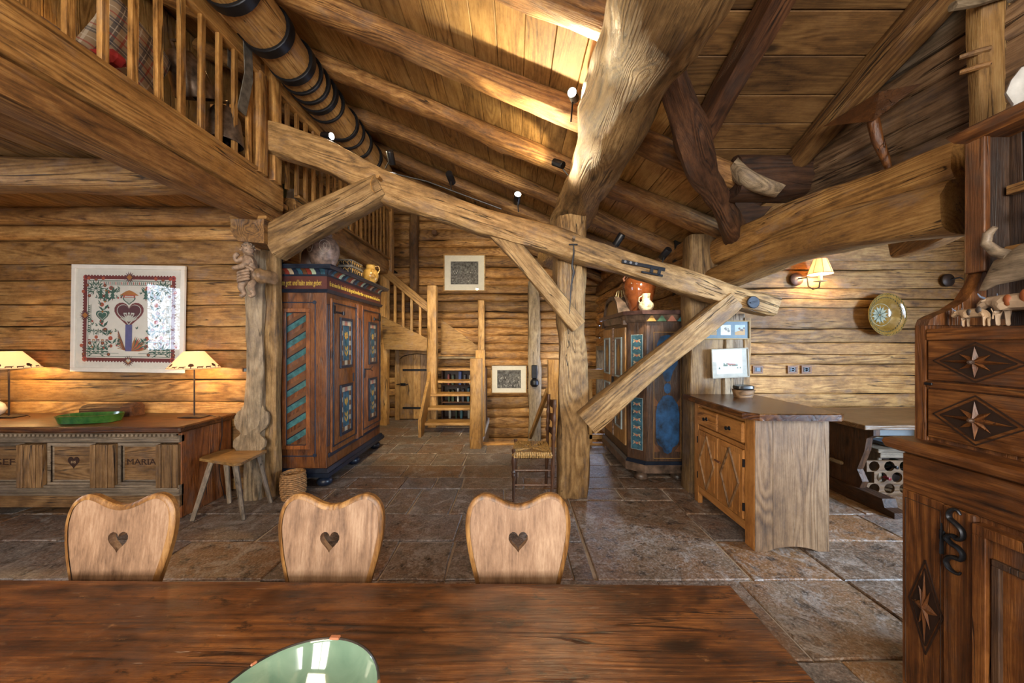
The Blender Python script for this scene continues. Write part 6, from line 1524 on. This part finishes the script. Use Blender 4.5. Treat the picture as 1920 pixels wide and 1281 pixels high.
def star_panel(root, M, w_, h_, parent=None):
    mb = MB(); a, b = w_/2, h_/2
    for k, t in ((1, .004), (.82, .003)):
        A_, B_ = a*k, b*k
        for p, q in (((0, B_), (A_, 0)), ((A_, 0), (0, -B_)), ((0, -B_), (-A_, 0)), ((-A_, 0), (0, B_))):
            d = math.hypot(q[0]-p[0], q[1]-p[1]); mb.box((0, 0, 0), (d, t, .003), 0, M=M @ Matrix.Translation(((p[0]+q[0])/2, (p[1]+q[1])/2, .0005)) @ Matrix.Rotation(math.atan2(q[1]-p[1], q[0]-p[0]), 4, 'Z'))
    mb.add([(a*.8, 0, .0008), (0, b*.8, .0008), (-a*.8, 0, .0008), (0, -b*.8, .0008)], [(0, 1, 2, 3)], 0, M)
    wp(root, 'carved_groove', mb, plain('groove_dark', (.02, .008, .004), .5), parent)
    mb = MB(); star(mb, M @ Matrix.Translation((0, 0, .002)), w_*.78, h_*.78); wp(root, 'carved_star', mb, HW, parent)
MHu = lambda y, z, x: FM((x, y, z), (0, -1, 0))
star_panel(HU, MHu(1.338, .467, xf-.015), .110, .37)
wpM(HU, 'groove_line', lambda m, M: frm(m, 0, 0, .118, .76, .003, .002, 0, M), MHu(1.348, .49, xf-.0145), HD)
# S shaped iron hinge
mb = MB(); M = MHu(1.245, .785, xf-.024) @ Matrix.Diagonal((.55, .76, 1, 1))
pts = []
for i in range(15): a = PI*1.15-i*PI*1.5/14; pts.append((.0+.028*cos(a), .085+.03*sin(a)))
pts2 = [(.012, .045), (-.03, .02), (-.04, -.0)]
S1 = [(.045, .135), (.03, .15), (.005, .148), (-.015, .125), (-.012, .10), (.02, .085), (.05, .065), (.055, .035), (.03, .015), (.0, .02), (-.03, .0), (-.0, -.02), (.03, -.025), (.055, -.045), (.045, -.075), (.01, -.08), (-.02, -.095), (-.03, -.12), (-.01, -.145), (.03, -.15), (.045, -.135)]
vs = [Vector((x, y, .006)) for x, y in S1]; fine = [catmull(vs, i/79) for i in range(80)]
wp(HU, 's_hinge', MB().tube(fine, [.004+.007*min(1, i/10, (79-i)/10) for i in range(80)], 8, M=M).box((-.055, .0, .004), (.03, .05, .008), .003, M=M).tube([(-.055, .06, .006), (-.055, -.09, .006)], [.003, .009], 6, M=M), IRON, smooth=True)
# upper part: two star drawers
wp(HU, 'upper_carcass', wb_((xu+.02, y0, 1.11), (2.2, yf-.005, 1.555), 0), HW)
wp(HU, 'end_stile', MB().prism([(yf-.035, 1.11), (yf, 1.11), (yf, 1.575), (yf-.035, 1.575)], xu, 2.2, 'x'), HW)
wp(HU, 'drawer_rail', wb_((xu, y0, 1.515), (xu+.03, yf-.037, 1.56), .003), HY)
wp(HU, 'drawer_rail', wb_((xu, y0, 1.325), (xu+.03, yf-.037, 1.35), .003), HY)
for za, zb in ((1.355, 1.512), (1.125, 1.32)):
    d_ = wp(HU, 'drawer', wb_((xu+.004, y0, za), (xu+.03, yf-.040, zb), .003), HY)
    star_panel(HU, MHu(1.235, (za+zb)/2, xu+.003), .25, (zb-za)*.92, d_)
    wp(HU, 'knob', MB().lathe([(.008, 0), (.009, .01), (.004, .016)], n=10, M=MHu(1.235, (za+zb)/2, xu-.01)), HD, d_)
wp(HU, 'iron_slide', wb_((xu-.004, 1.36, 1.335), (xu+.01, 1.385, 1.345), .001), IRON)
# S curved end board above
cur = [(xu, 1.575), (xu+.01, 1.60), (xu+.035, 1.615), (xu+.10, 1.64), (xu+.16, 1.68), (xu+.20, 1.74), (1.886, 1.79), (1.886, 2.33), (2.2, 2.33), (2.2, 1.575)]
wp(HU, 'shelf_end_board', MB().prism(cur, yf-.045, yf, 'y'), HW)
wp(HU, 'upright_stile', wb_((1.87, yf-.062, 1.79), (1.895, yf+.0, 2.33), .003), HW)
wp(HU, 'back_board', wb_((1.985, y0, 1.56), (2.2, yf-.045, 2.33), 0), HD)
wp(HU, 'side_lining', wb_((1.90, yf-.05, 1.60), (1.985, yf-.044, 2.33), 0), HD)
wp(HU, 'crown', MB().ring([[(1.872-o, yf+.0+o, z), (1.872-o, y0, z), (2.2, y0, z), (2.2, yf+o, z)] for z, o in ((2.33, .0), (2.345, .02), (2.375, .035), (2.385, .02))]), HY)
for z, y in ((2.11, 1.36), (2.0, 1.30), (1.87, 1.365), (1.645, 1.36)): wp(HU, 'plate_rail', wb_((1.955, y0, z-.018), (1.984, y, z+.018), .003), wood('beam', 'Y'))
# wooden scoop hanging in the hutch
sc = thing('wooden_scoop', 'large worn wooden hand scoop hanging in the hutch', 'scoop', (1.85, 1.30, 1.80))
SCM = wood('weather', 'Y', .4, bump=.3)
path = [(0.0, .057, -.085), (.0, .04, -.066), (.0, .01, -.025), (0, -.06, .0), (0, -.16, .015), (0, -.26, .02)]
rs = []
for i, (x, y, z) in enumerate(path):
    w_ = (.008, .035, .07, .095, .10, .10)[i]; rs.append([(x+w_*.35*cos(a), y, z+w_*sin(a)*.7) for a in [2*PI*k/18 for k in range(18)]])
MB().ring(rs).obj('scoop_bowl', SCM, sc, smooth=True)
MB().tube([(-.01, -.03, .03), (-.015, -.0, .05), (-.02, .025, .09), (-.02, .02, .125), (-.02, .0, .145)], [.02, .018, .015, .014, .009], 10).obj('scoop_handle', SCM, sc, smooth=True)
# carved cow figurines on the hutch
def cow(label, c, rz, s, base, patch, collar=False):
    t = thing('cow_figurine', label, 'figurine', c, rz, 'carved cows standing in the hutch'); t.scale = (s*.66, s*1.15, s*1.2)
    m = plain('cow_'+base[0], base[1], .5, vary=.15, bump=.1)
    v = [((-.10, 0, .095), .030, None), ((-.03, 0, .093), .034, 0), ((.05, 0, .095), .033, 1), ((.10, 0, .098), .028, 2), ((.14, 0, .105), .018, 3), ((.165, 0, .10), .025, 4), ((.205, 0, .08), .016, 5)]
    legs = [(-.09, 1), (-.09, -1), (.08, 1), (.08, -1)]
    for x, sy in legs: i = len(v); v += [((x, sy*.018, .07), .017, 0 if x < 0 else 3), ((x+.004, sy*.02, .035), .009, i), ((x, sy*.02, .004), .010, i+1)]
    me = bpy.data.meshes.new('cow_body'); me.from_pydata([a for a, _, _ in v], [(p, i) for i, (_, _, p) in enumerate(v) if p is not None], [])
    o = bpy.data.objects.new('cow_body', me); COL.objects.link(o); o.parent = t
    sk = o.modifiers.new('s', 'SKIN'); sb_ = o.modifiers.new('d', 'SUBSURF'); sb_.levels = 1; sb_.render_levels = 1
    for i, (_, r, _) in enumerate(v): me.skin_vertices[0].data[i].radius = (r, r); 
    me.skin_vertices[0].data[0].use_root = True; me.materials.append(m)
    for sy in (-1, 1):
        MB().tube([(.155, sy*.014, .115), (.152, sy*.035, .122), (.160, sy*.04, .135)], [.005, .004, .002], 6).obj('horn', paint('horn_blue', (.12, .15, .22)), t, smooth=True)
        MB().tube([(.15, sy*.015, .108), (.145, sy*.035, .104)], [.006, .003], 6).obj('ear', m, t, smooth=True)
    MB().tube([(-.125, 0, .115), (-.14, 0, .09), (-.138, 0, .05)], [.004, .003, .006], 6).obj('tail', m, t, smooth=True)
    if patch:
        pm = paint('cow_patch_'+patch[0], patch[1])
        for x, z, r in ((-.05, .11, .026), (.03, .10, .022)):
            MB().lathe([(.0001, .002), (r*.7, .001), (r, -.004)], n=12, M=Matrix.Translation((x, .030, z)) @ Matrix.Rotation(-PI/2, 4, 'X'), caps=False).obj('coat_patch', pm, t, smooth=True)
    if collar: MB().tube([(.125+.004*sin(q), .024*cos(q), .103+.024*sin(q)) for q in [2*PI*k/14 for k in range(14)]], .005, 5, closed=True).obj('red_collar', paint('red_collar', (.4, .02, .02)), t)
cow('brown and white carved cow at the back of the hutch shelf', (1.83, 1.235, 1.562), PI/2, .82, ('cream', (.42, .30, .20)), ('rust', (.26, .07, .02)))
cow('dark-backed small carved cow at the front left of the hutch shelf', (1.735, 1.285, 1.562), PI/2+.1, .48, ('tan', (.36, .24, .14)), ('black', (.04, .03, .025)))
cow('carved cow with red collar and blue horns on the hutch shelf', (1.86, 1.12, 1.562), PI/2-.1, .80, ('pale', (.38, .26, .19)), None, True)
wo_ = thing('white_ornament', 'white curved ornament on top of the hutch, cut by the right edge', 'ornament', (1.99, 1.34, 2.386))
MB().ring([[(x+w_*cos(a), y+.02*sin(a), z) for a in [2*PI*k/12 for k in range(12)]] for x, y, z, w_ in ((-.02, 0, 0, .03), (-.01, -.01, .05, .035), (-.02, 0, .1, .04), (.0, 0, .15, .04), (.03, 0, .2, .03))]).obj('ornament_body', plain('white_plaster', (.75, .74, .7), .5, bump=.2), wo_, smooth=True)

# ------------------------------------------------------------------ carved cherub held by a hand, on the corner post
cb = thing('carved_cherub', 'carved wooden cherub held by a hand bracket on the corner post', 'carving', P(470, 512, 3.10))
CM = plain('carved_limewood', (.30, .20, .13), .55, vary=.35, ns=30, bump=.4)
def skin(name, v, mat, parent, lv=2):
    me = bpy.data.meshes.new(name); me.from_pydata([a for a, _, _ in v], [(p, i) for i, (_, _, p) in enumerate(v) if p is not None], [])
    o = bpy.data.objects.new(name, me); COL.objects.link(o); o.parent = parent
    o.modifiers.new('s', 'SKIN').use_smooth_shade = True; s_ = o.modifiers.new('d', 'SUBSURF'); s_.levels = lv; s_.render_levels = lv
    for i, (_, r, _) in enumerate(v): me.skin_vertices[0].data[i].radius = (r, r)
    me.skin_vertices[0].data[0].use_root = True; me.materials.append(mat); return o
body = [((.01, 0, -.03), .055, None), ((0, 0, .05), .058, 0), ((.0, 0, .11), .055, 1), ((-.004, 0, .15), .032, 2), ((-.01, -.004, .17), .030, 3),
 ((-.035, -.04, .125), .028, 2), ((-.075, -.07, .085), .026, 5), ((-.085, -.075, .13), .023, 6), ((-.055, -.065, .165), .020, 7),
 ((.03, -.05, .115), .028, 2), ((.0, -.08, .045), .026, 9), ((-.05, -.09, .03), .023, 10), ((-.095, -.085, .025), .018, 11),
 ((-.025, -.04, -.075), .040, 0), ((-.045, -.06, -.135), .032, 13), ((-.015, -.05, -.20), .022, 14), ((-.04, -.075, -.225), .020, 15),
 ((.035, -.03, -.085), .040, 0), ((.04, -.05, -.145), .032, 17), ((.065, -.045, -.205), .022, 18), ((.035, -.07, -.225), .020, 19)]
skin('cherub_body', body, CM, cb)
hc = Vector((-.014, -.012, .212))
MB().lathe([(.0001, -.058), (.022, -.052), (.038, -.035), (.046, -.01), (.047, .012), (.040, .035), (.024, .052), (.0001, .058)], hc, 20, caps=False).obj('head', CM, cb, smooth=True)
HRM = plain('carved_hair', (.17, .12, .08), .6)
for i in range(34):
    a = i*2.4; t = (i+.5)/34; ph = t*1.75; q = Vector((sin(ph)*cos(a), sin(ph)*sin(a)+.15*t, cos(ph)))
    if q.y < -.30 and q.z < .30: continue
    MB().lathe([(.0001, -.012), (.010, -.006), (.011, .004), (.0001, .012)], hc+Vector((q.x*.047, q.y*.047, q.z*.058)), 8, caps=False).obj('hair_curl', HRM, cb, smooth=True)
fc = hc+Vector((-.012, -.044, 0))
MB().lathe([(.0001, -.012), (.009, -.004), (.005, .012), (.0001, .014)], fc+Vector((-.004, -.003, -.004)), 8, caps=False).obj('nose', CM, cb, smooth=True)
for s in (-1, 1):
    MB().lathe([(.0001, -.004), (.006, 0), (.0001, .004)], fc+Vector((.017*s, .003, .010)), 8, caps=False).obj('eye', plain('carved_dark', (.08, .05, .03)), cb, smooth=True)
    MB().lathe([(.0001, -.012), (.011, -.004), (.010, .006), (.0001, .012)], fc+Vector((.024*s, .006, -.014)), 8, caps=False).obj('cheek', CM, cb, smooth=True)
MB().box(fc+Vector((-.002, .0, -.026)), (.018, .006, .004), .001).obj('mouth', plain('carved_dark', (.08, .05, .03)), cb)
hand = [((.10, -.01, -.03), .044, None), ((.08, -.045, -.03), .048, 0)]
skin('carved_hand', hand+[((.055, -.07, -.03), .042, 1)], CM, cb)
for k in range(4): skin('finger', [((.06, -.08, .01-.025*k), .016, None), ((.015, -.10, -.002-.025*k), .015, 0), ((-.035, -.095, -.015-.025*k), .013, 1), ((-.06, -.07, -.022-.025*k), .010, 2)], CM, cb, 1)
skin('thumb', [((.075, -.06, .0), .018, None), ((.055, -.085, .03), .016, 0), ((.02, -.09, .045), .012, 1)], CM, cb, 1)
MB().ring([[(x+.0*cos(a), y+r*cos(a), z0-.03+r*sin(a)) for a in [2*PI*k/22 for k in range(22)]] for x, y, z0, r in ((.088, -.02, 0, .046), (.092, -.02, 0, .066), (.105, -.01, 0, .070), (.115, 0, 0, .060), (.14, .03, .0, .062), (.155, .08, 0, .06))], cap=True).obj('carved_sleeve', plain('carved_sleeve', (.22, .13, .06), .5, vary=.4), cb, smooth=True)
bpy.context.view_layer.update()
